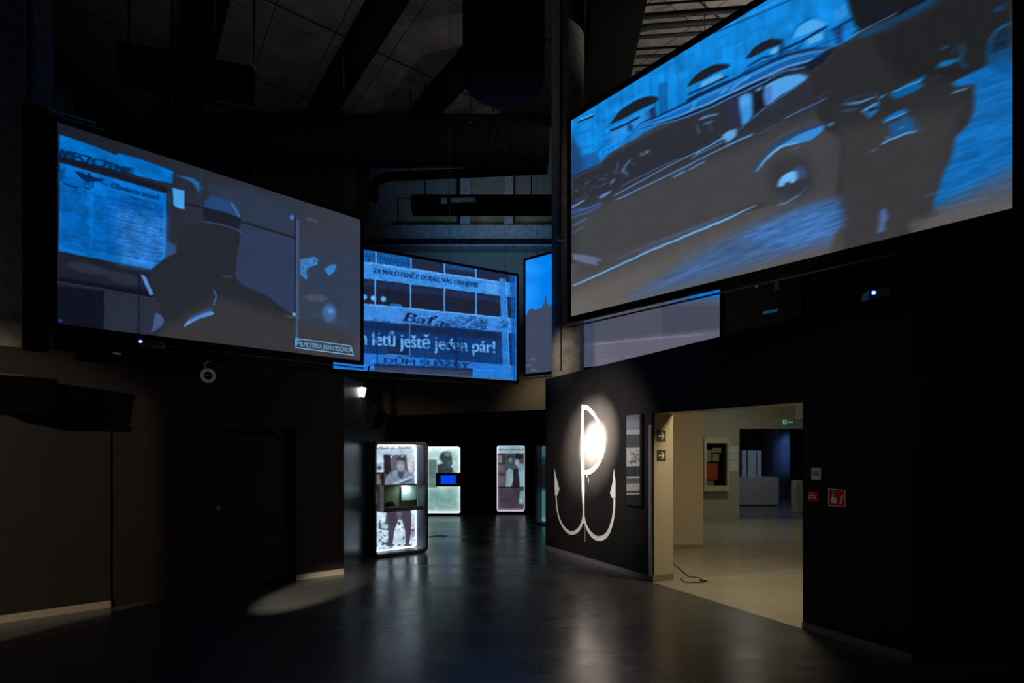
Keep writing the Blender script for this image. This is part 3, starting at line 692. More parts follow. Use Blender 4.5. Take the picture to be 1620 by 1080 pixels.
scribble(738, 513, 36, 13, 120, (8, 38, 92), .8); scribble(722, 548, 34, 22, 110, (8, 40, 94), .7); scribble(708, 570, 40, 10, 60, (10, 44, 96), .6)
scribble(796, 514, 8, 5, 14, (10, 50, 110), .7)
c.line([(596, 512), (597, 574)], 2.2, (6, 34, 78), .9); c.line([(721, 530), (722, 585)], [2, 3.5], (6, 30, 72), .9)
for i in range(14): c.line([(721, 556 + i), (721 + R.uniform(-24, 24), 535 + R.uniform(-8, 10))], 1, (8, 38, 88), .7)
c.c = c.c * (1 + (c.noise(6, 3, 8, 21) + c.noise(1.8, 1.8, 0, 22))[..., None] * .16)
c.build('picture', PIC, root)

# --- third screen: castle skyline and road, mostly behind the column
root, c, W3 = screen(831.5, 11.5, 1139, 8.9, 3.11, 2.12, (520, 310), 'projected skyline with a spire and hills, seen behind the round concrete column', 0.045)
t = np.clip((c.X - 832) / 307, 0, 1)[..., None]
c.c = (1 - t) * np.array([0, 128, 240]) + t * np.array([0, 112, 214])
c.c += (c.noise(22, 16, 20, 2)[..., None]) * np.array([20, 26, 20]) + np.clip(1 - (c.X - 832) / 30, 0, 1)[..., None] * np.array([30, 14, 6])
hl = [(820, 500), (833, 498), (837, 490), (842, 488), (847, 490), (853, 488), (858, 487), (859, 481), (861, 480), (862, 468), (864, 468), (865, 478), (867, 482), (869, 485), (872, 482), (880, 480), (960, 478), (1043, 478), (1056, 479), (1069, 480.6), (1084, 483), (1102, 480), (1128, 478.5), (1150, 481)]
c.poly(hl + [(1160, 640), (820, 640)], (62, 70, 92), 1, 1.2)
c.poly([(925, 470), (1150, 470), (1150, 640), (925, 640)], (78, 82, 96), .8, 1.5)
c.poly([(983, 470), (1047, 470), (1047, 640), (983, 640)], (80, 80, 92), .7, 1.5); c.poly([(1047, 484), (1150, 484), (1150, 545), (1047, 545)], (68, 70, 86), .8, 3)
c.poly([(918, 545), (1040, 530), (1150, 520), (1150, 600), (918, 620)], (106, 102, 118), .75, 10)
c.line([(925, 546), (1000, 538), (1060, 533), (1110, 529)], 1.8, (136, 128, 158), .9, 2)
c.poly([(918, 480), (941, 480), (941, 590), (918, 590)], (52, 66, 96), .6, 2)
for x, y in ((843, 569), (837, 578), (844, 586), (866, 588), (875, 588), (958, 570), (950, 575), (994, 564)): c.line([(x - 4, y), (x + 4, y - 1)], 1.6, (110, 118, 168), .8)
c.film(.6, 5, .8, None, 131, .04, .03)
c.build('picture', PIC, root)

# --- big right screen: car and a man in a long coat
root, c, W4 = screen(904, 6.26, 1602, 3.416, 3.075, 2.0, (1040, 585), 'largest projected film still of a vintage car and a uniformed figure, at upper right', 0.058)
v = c.vv[..., None]; h_ = c.uu[..., None]
lo, mid, hi = np.array([96, 92, 88.]), np.array([76, 76, 80.]), np.array([37, 40, 47.])
c.c = np.where(v < .45, lo + (mid - lo) * (v / .45), mid + (hi - mid) * ((v - .45) / .55)); c.c = c.c * (1.06 - .20 * h_)
roof = [(905, 277), (925, 268), (950, 258), (963, 243), (985, 230), (1003, 221), (1020, 208), (1046, 196), (1080, 174), (1140, 140), (1200, 112), (1255, 84), (1300, 76), (1322, 74), (1348, 60), (1362, 48)]
c.poly(roof + [(1362, 40), (1346, 22), (1342, 2), (1352, -70), (1200, -40), (880, 160)], (16, 132, 218), 1, 1.2)
stripes = c.noise(1.7, 70, 0, 41) + .5 * c.noise(5, 30, -25, 44); patch = c.noise(30, 12, -28, 42); b_m = (c.c[..., 2] > 150)[..., None]
c.c = c.c * (1 + b_m * (stripes * .24 + patch * .18)[..., None])
for k in range(26):                                   # masonry courses
    x, y = R.uniform(915, 1240), 0; L = R.uniform(12, 34)
    y = 186 - (x - 905) * .613 + R.uniform(8, 70)
    c.line([(x, y), (x + L, y - L * .45)], 1.5, (6, 92, 170), .55, 1.6)
for k in range(12):
    x = R.uniform(912, 970); y = R.uniform(200, 250); c.line([(x, y), (x + R.uniform(8, 26), y - R.uniform(3, 11))], 1.2, (6, 78, 148), .6); c.line([(x, y), (x, y + R.uniform(5, 12))], 1.1, (8, 82, 150), .5)
c.poly([(900, 210), (918, 235), (922, 268), (900, 285)], (34, 52, 88), .75, 12); c.poly([(905, 248), (945, 240), (950, 262), (905, 280)], (30, 62, 116), .6, 8)
c.line([(915, 193), (938, 184)], 2.6, (18, 30, 50), .95); c.line([(918, 189), (938, 181)], 1.4, (120, 190, 240), .9)
c.line([(1130, 52), (1215, 16), (1262, -6)], 2, (6, 60, 120), .8); c.line([(1110, 58), (1214, 10), (1240, -4)], 1.2, (120, 200, 250), .6)
DK = (28, 31, 40)
c.spoly([(966, 196), (972, 187), (981, 175), (1004, 159.5), (1027, 152), (1041, 154), (1039, 161), (1018, 171), (993, 184)], DK, 1, 1)
c.poly([(965, 202), (1000, 186), (1020, 176), (1032, 168), (1036, 182), (1010, 196), (985, 222), (968, 228)], (50, 142, 224), .6, 4)
c.line([(967, 206), (985, 199), (1010, 186)], 3.4, (16, 30, 56), .95); c.blob(997, 202, 4.5, 6, (14, 66, 124), .9)
c.line([(1022, 176), (1026, 200)], 2, (18, 40, 74), .8); c.poly([(1026, 174), (1036, 168), (1040, 192), (1030, 200)], (22, 44, 78), .85, 2)
for x in (1036, 1044, 1048, 1053): c.line([(x, 132 if x > 1040 else 160), (x + 1, 190)], 2.2, (12, 46, 92), .75)
c.spoly([(1087, 137), (1102, 118), (1126, 103.7), (1150, 101), (1154, 106), (1136, 113), (1108, 128)], DK, 1, 1)
c.poly([(1110, 130), (1140, 115), (1146, 122), (1120, 136), (1108, 140)], (96, 180, 240), .8, 2)
c.line([(1090, 149), (1120, 135), (1150, 121)], 3, (16, 34, 64), .9); c.line([(1088, 158), (1125, 140), (1155, 127)], 3.4, (16, 30, 56), .95); c.line([(1084, 168), (1130, 146), (1160, 130)], 2, (8, 50, 100), .8)
c.spoly([(1180, 93), (1186, 84), (1195, 74), (1217, 62), (1237, 62), (1238, 69), (1213, 78), (1191, 90)], DK, 1, 1)
c.poly([(1218, 80), (1232, 73), (1233, 80), (1220, 87)], (110, 190, 244), .85, 2)
c.line([(1185, 104), (1205, 92), (1222, 88)], 3, (16, 34, 64), .9); c.line([(1170, 118), (1205, 99), (1232, 90)], 2, (14, 40, 80), .8)
c.line([(1236, 80), (1270, 64), (1308, 42)], 3.6, (14, 32, 62), .95); c.line([(1238, 84), (1262, 76)], 2, (16, 40, 80), .8)
c.poly([(1232, 66), (1240, 70), (1238, 95), (1230, 98)], (14, 44, 86), .7, 2)
c.spoly([(1255, 61), (1260, 48), (1272, 37), (1287, 30.5), (1302, 34), (1306, 40), (1280, 52)], (74, 166, 236), 1, 1.2)
c.line([(1252, 60), (1260, 42), (1274, 32), (1290, 27), (1305, 33)], 1.3, (8, 70, 136), .8)
c.poly([(1276, 62), (1302, 50), (1303, 62), (1278, 72)], (84, 172, 238), .9, 1.5); c.line([(1306, 48), (1308, 72)], 4, (10, 50, 100), .7)
c.line([(1268, 66), (1262, 82)], 3, (12, 46, 96), .7); c.line([(1285, 76), (1330, 58)], 2, (12, 50, 100), .6)
c.poly([(1312, 46), (1346, 28), (1348, 44), (1316, 60)], (10, 70, 140), .7, 3); c.line([(1318, 48), (1348, 30)], 2.5, (14, 30, 56), .9)
c.poly([(1318, 18), (1340, 4), (1342, 24), (1322, 34)], (60, 150, 226), .6, 4); c.poly([(1322, 44), (1332, 40), (1334, 68), (1322, 70)], (26, 50, 90), .8, 2)
c.poly([(1334, 38), (1352, 34), (1360, 48), (1344, 62), (1336, 66)], (24, 120, 204), .7, 3)
# body of the car
c.poly([(905, 279), (925, 270), (950, 260), (968, 246), (1000, 228), (1050, 203), (1110, 172), (1170, 143), (1220, 118), (1262, 104), (1300, 84), (1330, 74), (1350, 60), (1400, 50), (1420, 200), (1300, 300), (900, 420)], (44, 46, 54), 1, 2)
c.poly([(905, 335), (1000, 296), (1180, 222), (1330, 160), (1420, 200), (1420, 360), (1200, 330), (1000, 420), (900, 460)], (68, 68, 72), .9, 40)
for off, col, wd in ((0, (14, 36, 72), 3), (5, (44, 140, 226), 4), (10, (16, 96, 180), 5), (15, (74, 160, 236), 3), (18.5, (10, 24, 50), 2.2), (21.5, (60, 130, 210), 1.6)):
    k = .55
    o2 = off * 1.25 - 23; c.line([(985, 232 + o2 * .2), (1013, 203 + o2 * .35), (1040, 196 + o2 * .5), (1080, 184 + o2 * .8), (1120, 168 + o2), (1168, 145 + o2), (1215, 123 + o2), (1246, 109 + o2), (1278, 101 + o2), (1300, 92 + o2 * .7), (1312, 84 + o2 * .4)], [.6, 1.2, wd * .7] + [wd * 1.2] * 6 + [wd * .9, .6], col, .95, 1.2)
c.poly([(1000, 214), (1020, 204), (1050, 190), (1056, 178), (1088, 165), (1150, 136), (1180, 118), (1170, 138), (1100, 172), (1040, 200), (1004, 222)], (20, 116, 204), .35, 3)
for (a, b) in (((1095, 172), (1100, 162)), ((1156, 142), (1170, 130)), ((1175, 128), (1185, 122)), ((1140, 148), (1150, 140))): c.line([a, b], 3, (110, 190, 244), .6, 2)
c.poly([(1272, 104), (1300, 84), (1322, 76), (1300, 100), (1280, 112)], (18, 26, 42), .9, 3)
c.poly([(1151, 163), (1168, 154), (1174, 198), (1158, 206)], (44, 44, 76), .95, 2)
c.poly([(1168, 154), (1180, 147), (1190, 150), (1191, 181), (1183, 192), (1174, 199)], (58, 144, 222), 1, 1.3)
c.poly([(1170, 158), (1184, 150), (1188, 162), (1172, 172)], (96, 176, 238), .5, 3)
c.poly([(1190, 142), (1208, 134), (1209, 168), (1194, 182)], (26, 28, 40), 1, 1.5)
c.poly([(1194, 142), (1206, 136), (1205, 141), (1197, 146)], (70, 150, 226), .9, 1.3)
c.spoly([(1209, 138), (1222, 129), (1245, 120), (1265, 116.5), (1278, 122), (1262, 134), (1236, 150), (1212, 166)], (80, 158, 230), 1, 1.3)
c.poly([(1210, 140), (1220, 135), (1222, 158), (1212, 164)], (70, 110, 190), .8, 1.5)
c.line([(1208, 134), (1222, 125), (1246, 114), (1268, 111)], 2.4, (14, 22, 40), .9); c.line([(1212, 124), (1240, 112), (1262, 107)], 1.4, (100, 160, 230), .8)
c.line([(1172, 204), (1184, 192), (1208, 172), (1236, 153), (1276, 126)], 2, (60, 110, 180), .9, 1.2)
c.poly([(1210, 170), (1230, 160), (1234, 164), (1216, 178)], (50, 50, 84), .8, 4)
for pts, wd, al in (([(972, 309), (1020, 283), (1070, 256), (1120, 232), (1160, 210)], 1.6, .9), ([(975, 316), (1030, 290), (1080, 266), (1130, 240), (1190, 213)], 1.8, .95), ([(1100, 244), (1130, 226), (1148, 214)], 2, .9),
                    ([(1066, 280), (1083, 271)], 2.6, .8), ([(1090, 268), (1114, 256)], 2.2, .9), ([(985, 293), (1070, 252)], 1.2, .55), ([(1150, 230), (1190, 212)], 1.8, .9), ([(1108, 188), (1118, 184), (1134, 181)], 3, .9), ([(1114, 196), (1126, 192)], 3, .6), ([(1093, 250), (1145, 224)], 1.3, .8)):
    c.line(pts, wd, (84, 146, 216), al, 1.1)
c.poly([(1142, 214), (1152, 207), (1166, 204), (1164, 216), (1150, 226)], (96, 160, 226), .95, 2)
c.line([(1102, 200), (1106, 210)], 3, (64, 100, 150), .8); c.line([(1122, 194), (1126, 206)], 3, (54, 84, 130), .7)
# bonnet details at the left
for i in range(34):
    x, y = R.uniform(907, 1000), 0; y = 318 - (x - 905) * .45 + R.uniform(-26, 6)
    c.line([(x, y), (x + R.uniform(-4, 9), y - R.uniform(-3, 6))], R.uniform(1, 2.6), (60, 86, 130), R.uniform(.35, .85), 1.6)
c.poly([(1011, 243), (1018, 240), (1028, 237), (1025, 243), (1014, 247)], (90, 116, 160), .9, 1.2); c.blob(1018, 242.5, 3, 1.6, (30, 32, 40), .9, -15)
c.line([(986, 272), (989, 262), (996, 254)], 2.2, (86, 124, 180), .9); c.line([(984, 268), (992, 276)], 2.5, (86, 130, 190), .8)
c.line([(978, 256), (974, 276)], 2, (74, 104, 160), .7); c.line([(967, 290), (971, 284)], 4, (84, 120, 180), .8)
c.poly([(946, 312), (955, 306), (967, 301), (966, 305), (952, 314)], (96, 134, 190), .9, 1.2); c.line([(905, 328), (924, 317)], 2.6, (90, 150, 216), .95)
for y0, y1 in ((338, 320), (344, 326), (334, 322)): c.line([(905, y0), (930, (y0 + y1) / 2 + 1), (950, y1)], 2.4, (54, 96, 164), .85, 1.8)
c.line([(906, 357), (928, 346)], 1.6, (84, 128, 190), .8); c.line([(906, 368), (926, 358)], 1.4, (84, 118, 170), .6)
c.line([(905, 283), (950, 262)], 1.2, (60, 76, 108), .8)
# right: coat, fender, wheel
c.spoly([(1284, 128), (1330, 80), (1400, 40), (1480, -20), (1600, -120), (1600, 30), (1565, 60), (1562, 110), (1540, 125), (1543, 160), (1534, 193), (1510, 220), (1505, 248), (1487, 294), (1478, 328), (1490, 345), (1400, 400), (1330, 400), (1318, 385), (1330, 350), (1322, 318), (1326, 280), (1330, 220), (1300, 200)], (42, 43, 47), .95, 6)
c.poly([(1330, 200), (1520, 170), (1500, 260), (1470, 345), (1400, 400), (1320, 400), (1322, 318)], (60, 58, 60), .8, 40)
c.poly([(1380, 60), (1600, -60), (1600, 80), (1540, 130), (1420, 130)], (31, 32, 35), .8, 30)
c.spoly([(1343, -80), (1342, 3), (1347, 22), (1352, 40), (1362, 46), (1400, 34), (1440, 10), (1480, -20), (1480, -90)], (24, 27, 34), 1, 3)
c.line([(1346, 58), (1360, 49), (1390, 34), (1418, 21)], [1, 2.4, 2.8, 1.5], (70, 152, 222), .95, 1.3); c.line([(1350, 52), (1380, 38), (1412, 22)], 2.4, (10, 20, 36), .9)
c.poly([(1352, 60), (1385, 44), (1420, 28), (1470, -4), (1500, -20), (1475, 8), (1440, 26), (1400, 46), (1370, 58)], (8, 76, 134), .7, 13)
c.line([(1418, 24), (1445, 8), (1466, -2)], 3.5, (14, 18, 28), .95)
c.line([(1187, 284), (1200, 258), (1224, 233), (1260, 211), (1302, 198)], [1, 4, 5, 6, 6], (34, 74, 130), .7, 4)
c.spoly([(1196, 272), (1204, 258), (1226, 236), (1262, 214), (1302, 199), (1302, 206), (1297, 210), (1284, 221), (1262, 227), (1237, 233), (1216, 250)], (54, 136, 214), 1, 1.6)
c.line([(1197, 270), (1216, 247), (1236, 232), (1262, 225)], [1, 2.4, 2.6, 2], (120, 188, 240), .9, 1.2); c.line([(1226, 228), (1262, 208), (1296, 197)], 1.4, (14, 60, 110), .6)
c.line([(1214, 230), (1236, 215), (1262, 202)], 1.5, (70, 84, 128), .9); c.line([(1252, 237), (1266, 231)], 1.4, (70, 120, 180), .7)
c.poly([(1310, 195), (1319, 193), (1315, 200), (1311, 199)], (80, 160, 226), 1, 1); c.line([(1242, 187), (1270, 173), (1306, 156)], 1.5, (70, 130, 200), .95)
c.line([(1200, 212), (1240, 192)], 1.3, (70, 90, 130), .7); c.line([(1292, 156), (1309, 145)], 1.3, (60, 74, 110), .8)
c.blob(1252, 280, 36, 34, (50, 51, 56), .8, -15); c.blob(1264, 274, 12, 10, (54, 84, 130), .8)
c.spoly([(1230, 295), (1233, 285), (1240, 277), (1252, 271), (1260, 272), (1261, 282), (1256, 289), (1252, 291), (1248, 287), (1242, 289), (1240, 294)], (104, 178, 240), 1, 1.2)
c.line([(1246, 290), (1256, 290)], 1.5, (40, 60, 100), .9)
c.line([(1232, 324), (1244, 321), (1256, 314), (1262, 309)], 2, (84, 142, 206), .9, 1.3); c.line([(1246, 319), (1262, 311), (1274, 298)], 1.5, (60, 100, 156), .7, 2)
c.line([(907, 452), (960, 428), (1030, 396), (1100, 367), (1150, 346), (1195, 325)], [2, 2.4, 2.6, 3, 3, 1], (104, 178, 236), 1, 1.2)
c.line([(970, 411), (1030, 386), (1100, 360), (1160, 336)], [1, 3, 6, 2], (74, 94, 136), .65, 4); c.line([(1015, 400), (1055, 384)], 3, (96, 124, 176), .6, 3)
c.poly([(905, 401), (922, 403), (940, 406), (953, 411), (944, 413), (946, 420), (930, 417), (907, 411)], (98, 112, 150), .9, 3)
# sunlit ground streaks
gn = c.noise(34, 3.2, -20, 51) + .6 * c.noise(12, 2.2, -20, 52)
before = c.c.copy()
c.poly([(1000, 470), (1090, 410), (1200, 352), (1290, 322), (1328, 316), (1334, 350), (1318, 385), (1240, 404), (1150, 432), (1060, 456)], (62, 98, 152), .85, 34)
c.poly([(1180, 372), (1270, 332), (1326, 318), (1332, 348), (1318, 372), (1220, 395)], (62, 112, 178), .8, 22)
dd = np.abs(c.c - before).sum(-1, keepdims=True) / 120; c.c = c.c * (1 + np.clip(dd, 0, 1) * gn[..., None] * .30)
before = c.c.copy()
c.spoly([(1543, 128), (1566, 112), (1604, 100), (1610, 280), (1560, 305), (1480, 328), (1487, 294), (1496, 267), (1506, 247), (1511, 219), (1534, 194), (1542, 167)], (18, 104, 178), 1, 2.2)
c.poly([(1505, 131), (1528, 119), (1565, 102), (1600, 92), (1600, 128), (1545, 132), (1515, 137)], (16, 104, 180), .95, 4)
c.poly([(1478, 330), (1620, 255), (1620, 360), (1470, 360)], (74, 84, 106), .9, 36); c.poly([(1440, 352), (1620, 305), (1620, 360), (1440, 380)], (92, 88, 88), .9, 20)
dd = np.abs(c.c - before).sum(-1, keepdims=True) / 160; c.c = c.c * (1 + np.clip(dd, 0, 1) * gn[..., None] * .26)
c.line([(1466, 310), (1485, 304)], 3, (60, 84, 126), .8, 2); c.line([(1478, 333), (1560, 312)], 1.6, (110, 130, 168), .4, 2)
c.poly([(1320, 372), (1330, 362), (1338, 400), (1316, 395)], (70, 66, 66), 1, 4)
c.poly([(1393, 333), (1400, 329), (1403, 340), (1405, 346), (1400, 352), (1399, 366), (1388, 369), (1391, 354)], (76, 106, 162), .95, 2)
c.line([(1598, 38), (1588, 40), (1578, 47), (1570, 58), (1565, 72), (1563, 88), (1564, 104), (1568, 114)], [3, 4, 4, 4, 4, 4, 3, 2], (16, 92, 158), 1, 1.4)
c.poly([(1598, 46), (1584, 52), (1572, 66), (1568, 84), (1598, 76)], (14, 40, 68), .8, 4); c.poly([(1566, 86), (1600, 72), (1600, 118), (1568, 112)], (10, 80, 142), .8, 5)
for p in (((1574, 66), (1598, 60)), ((1578, 78), (1598, 68)), ((1570, 90), (1590, 84)), ((1588, 50), (1586, 74))): c.line(p, 2, (12, 60, 108), .7, 1.5)
c.blob(1585, 68, 4, 3, (20, 30, 40), .9); c.poly([(1570, 16), (1582, 8), (1590, 6), (1591, 15), (1574, 19)], (16, 62, 116), .9, 3)
# belt, satchel and folds
c.line([(1334, 163), (1345, 164), (1360, 162), (1374, 157), (1386, 153)], [1, 3, 3.4, 2.4, 1], (80, 150, 222), .95, 1.3); c.line([(1336, 160), (1350, 153), (1372, 150), (1386, 150)], 2, (50, 62, 104), .8, 2)
c.poly([(1363, 176), (1376, 166), (1388, 162), (1391, 167), (1384, 172), (1390, 175), (1376, 187), (1370, 182)], (34, 114, 186), .9, 2); c.line([(1364, 176), (1388, 163)], 2, (110, 180, 240), .8)
c.blob(1379, 173, 6, 3, (22, 26, 34), .9, -30); c.line([(1334, 176), (1358, 172)], 2.5, (60, 100, 150), .6, 2); c.line([(1391, 156), (1400, 150)], 3, (60, 130, 200), .9)
c.poly([(1408, 152), (1412, 145), (1440, 130), (1462, 120), (1464, 124), (1456, 130), (1462, 136), (1440, 148), (1420, 156)], (14, 96, 166), .9, 3); c.line([(1411, 146), (1440, 134), (1459, 127)], 2, (80, 160, 226), .9)
c.poly([(1396, 190), (1412, 180), (1430, 172), (1436, 178), (1402, 194)], (20, 108, 186), .95, 2); c.line([(1400, 192), (1434, 178)], 1.8, (90, 170, 230), .9)
c.poly([(1406, 198), (1434, 184), (1441, 190), (1446, 206), (1430, 214), (1412, 220)], (26, 84, 142), .9, 3); c.line([(1434, 184), (1441, 196), (1446, 207)], 3, (20, 110, 180), .9)
c.line([(1395, 228), (1406, 222), (1420, 216), (1436, 210), (1448, 208)], 2.2, (100, 180, 236), .95); c.line([(1378, 240), (1386, 236)], 2, (90, 120, 160), .9)
c.line([(1444, 184), (1451, 195), (1457, 208)], 2.6, (26, 88, 150), .9); c.blob(1426, 202, 2.5, 3, (60, 140, 210), .8); c.blob(1404, 218, 2.5, 3.5, (60, 140, 210), .8)
c.poly([(1481, 107), (1488, 98), (1512, 92), (1517, 96), (1500, 104)], (20, 112, 184), .9, 3); c.line([(1520, 70), (1523, 84), (1518, 96), (1529, 106)], 3.4, (20, 98, 160), .9, 1.6)
c.line([(1512, 74), (1509, 84)], 4, (16, 56, 96), .7, 2); c.line([(1508, 146), (1530, 139)], 2.4, (80, 150, 210), .9); c.line([(1491, 76), (1497, 74)], 3, (50, 100, 150), .8)
c.line([(1468, 128), (1490, 120)], 2, (50, 56, 84), .7)
c.film(.7, 7, .6, ((1100, 300), (1105, 297.7), 5), 141, .04, .035)
c.build('picture', PIC, root)

# ---------------------------------------------------------------- painted emblem on the right wall
def ribbon(pl, pts, widths):
    """brush stroke on the wall from picture directions"""
    q = [Vector(pl.hit(*p)) for p in pts]
    # subdivide with Catmull-Rom
    out, ws = [], []
    for i in range(len(q) - 1):
        p0, p1, p2, p3 = q[max(i-1, 0)], q[i], q[i+1], q[min(i+2, len(q)-1)]
        for k in range(6):
            t = k / 6; out.append(0.5 * ((2*p1) + (-p0+p2)*t + (2*p0-5*p1+4*p2-p3)*t*t + (-p0+3*p1-3*p2+p3)*t**3)); ws.append(widths[i] * (1-t) + widths[i+1] * t)
    out.append(q[-1]); ws.append(widths[-1])
    L, Rr = [], []
    for i, p in enumerate(out):
        t = (out[min(i+1, len(out)-1)] - out[max(i-1, 0)]).normalized(); nn = Vector((-t.y, t.x)); w_ = ws[i] * (1 + .05 * math.sin(i * 1.7))
        L.append(p + nn * w_ / 2); Rr.append(p - nn * w_ / 2)
    return L, Rr
emb = thing('painted_emblem', 'tall white painted P merging into an anchor on the black wall, lit by a spot', 'wall emblem', RW.world(0), RW.rot)
def stroke(name, pts, widths, dep):
    L, Rr = ribbon(RW, pts, widths); m = MB(); n = len(L)
    for y in (-dep, -dep + 0.0012):
        m.v += [(p.x, y, p.y) for p in L] + [(p.x, y, p.y) for p in Rr]
    for i in range(n - 1):
        m.f += [(i, i+1, n+i+1, n+i), (2*n+i+1, 2*n+i, 3*n+i, 3*n+i+1), (i+1, i, 2*n+i, 2*n+i+1), (n+i, n+i+1, 3*n+i+1, 3*n+i)]
    m.f += [(0, n, 3*n, 2*n), (n-1, 3*n-1, 4*n-1, 2*n-1)]
    return m.build(name, M['white_paint'], emb)
k = 9.4 / F * 1.75                                     # stroke widths: picture size to metres, wall seen obliquely
stroke('upright', [(922, 644), (921.7, 680), (921.7, 713), (922.7, 767), (923.3, 800), (924, 828)], [3.2*k, 4.2*k, 5*k, 4.2*k, 3*k, 2.2*k], .003)
stroke('bowl', [(920.5, 643), (927, 644), (932, 647), (943, 660), (952, 680), (956, 697), (954, 714), (948, 730), (940, 741), (931, 746.5), (922, 746)], [3.4*k, 4*k, 3.8*k, 3.2*k, 3*k, 3.2*k, 3.6*k, 3.6*k, 4*k, 4*k, 3*k], .0045)
stroke('left_hook', [(923.5, 812), (921.7, 825), (916.7, 836), (908, 842.5), (898, 840), (888, 826.7), (882, 806.7), (880, 781)], [2*k, 3*k, 3.4*k, 3.4*k, 3.2*k, 2.6*k, 2.2*k, 2*k], .0055)
stroke('right_hook', [(924, 815), (928, 832), (937, 846), (948, 851.5), (960, 846), (968, 829), (972, 806.7), (972.5, 783)], [2*k, 3*k, 4*k, 4.2*k, 4*k, 3.4*k, 2.8*k, 2.6*k], .0065)
for nm, pts in (('left_barb', [(877.8, 740), (880, 752), (885.5, 773), (883, 783), (878.6, 784), (878, 760)]), ('right_barb', [(972, 741), (974.3, 760), (974.6, 786), (969.5, 788), (965.6, 780), (970, 762)])):
    MB().xz([RW.hit(*p) for p in pts], -.008, -.007).build(nm, M['white_paint'], emb)
for x, y0, y1, wd in ((926.5, 826, 857, .5), (902, 842, 846, .7), (929.5, 748, 755, .6), (931.5, 757, 763, .6)):
    a, z0 = RW.hit(x, y1); _, z1 = RW.hit(x, y0); MB().box(a - wd * .006, a + wd * .006, -.0095, -.0085, z0, z1).build('paint_drip', M['white_paint'], emb)

# ---------------------------------------------------------------- things on the right wall
PRINT = picture_mat('photo_print', False)
def wall_rect(pl, px0, py0, px1, py1):
    a0, z0a = pl.hit(px0, py0); a1, _ = pl.hit(px1, py0); _, z1a = pl.hit(px0, py1); return a0, a1, z1a, z0a
a0, a1, zb, zt = wall_rect(RW, 994.5, 657, 1015.5, 796.5)
pan = thing('photo_panel', 'narrow vertical strip of black and white photographs beside the doorway', 'photo panel', RW.world(a0, zb - .0, 0), RW.rot)
bpy.context.view_layer.update()
MB().box(0, a1 - a0 + .05, -.035, -.002, -.02, zt - zb).build('mount', M['black_metal'], pan, .002)
A = RW.world(a0, zb, -.0365); B = RW.world(a1, zb, -.0365)
c = Canvas(A, B - A, Vector((0, 0, zt - zb)), 50, 260)
c.c[:] = (20, 20, 22)
def g(y0, y1, col, soft=1.2, x0=985, x1=1025): c.poly([(x0, y0), (x1, y0 - 1), (x1, y1 - 1), (x0, y1)], col, 1, soft)
g(650, 681, (112, 112, 122)); g(665, 679, (140, 140, 150), 8); g(680, 688.5, (165, 180, 195), 2); g(687.5, 709, (78, 78, 84)); g(708, 738, (190, 190, 188), 2)
for i in range(26): x, y = R.uniform(994, 1015), R.uniform(710, 736); c.line([(x, y), (x + R.uniform(-1, 3), y + R.uniform(-3, 2))], R.uniform(.8, 2.2), (60, 60, 62), .7)
g(738, 754, (58, 58, 60)); c.line([(1004, 739), (1004, 753)], 1.5, (16, 16, 18)); g(754.5, 757, (210, 210, 208), 1); g(757, 783, (180, 180, 178), 2); g(757, 765, (90, 90, 88), 4); g(777, 780, (60, 60, 58), 2); g(783, 799, (34, 34, 36)); c.line([(1004, 785), (1004, 798)], 1.2, (8, 8, 8))
c.build('photographs', PRINT, pan, .6)

gx = RW.hit(1029.5); zg = RW.hit(1029.5, 672)[1]
o = MB().box(-.024, .024, -.018, 0.0, 0.075, zg).build('corner_guard', M['steel'], None, .003); o.location = RW.world(jx0 - .03, 0, 0); o.rotation_euler = (0, 0, RW.rot)
tag(o, 'slim dark metal strip on the wall edge left of the doorway', 'corner guard')

# arrow signs on the jamb face
JW = Plane(pJ0, bJ0)
def jamb_sign(px0, py0, px1, py1, label):
    a0, z0 = JW.hit(px0, py1); a1, _ = JW.hit(px1, py1); _, z1 = JW.hit((px0 + px1) / 2, py0)
    _, z0 = JW.hit((px0 + px1) / 2, py1)
    s = thing('arrow_sign', label, 'sign', JW.world(a0, z0, 0), JW.rot, 'arrow signs on the doorway jamb')
    w_, h_ = a1 - a0, z1 - z0; MB().box(0, w_, -.004, -.0005, 0, h_).build('plate', M['dark_sign'], s)
    m = MB(); cx, cz = w_ / 2, h_ / 2; q = w_ * .30; t_ = w_ * .06
    m.box(cx - q, cx + q * .9, -.006, -.0042, cz - t_, cz + t_)
    for sg in (1, -1):
        m.xz([(cx + q * 1.15, cz), (cx + q * 1.15 - t_ * 1.6, cz - sg * 0), (cx - q * .05, cz + sg * q * 1.1 - sg * t_), (cx + t_ * 1.0, cz + sg * q * 1.25)], -.0064, -.0045)
    m.build('arrow', M['cream_print'], s)
jamb_sign(1038.8, 680.5, 1052.8, 698.5, 'upper dark sign with a white right arrow on the beige jamb')
jamb_sign(1039.2, 711.5, 1053, 729, 'lower dark sign with a white right arrow on the beige jamb')

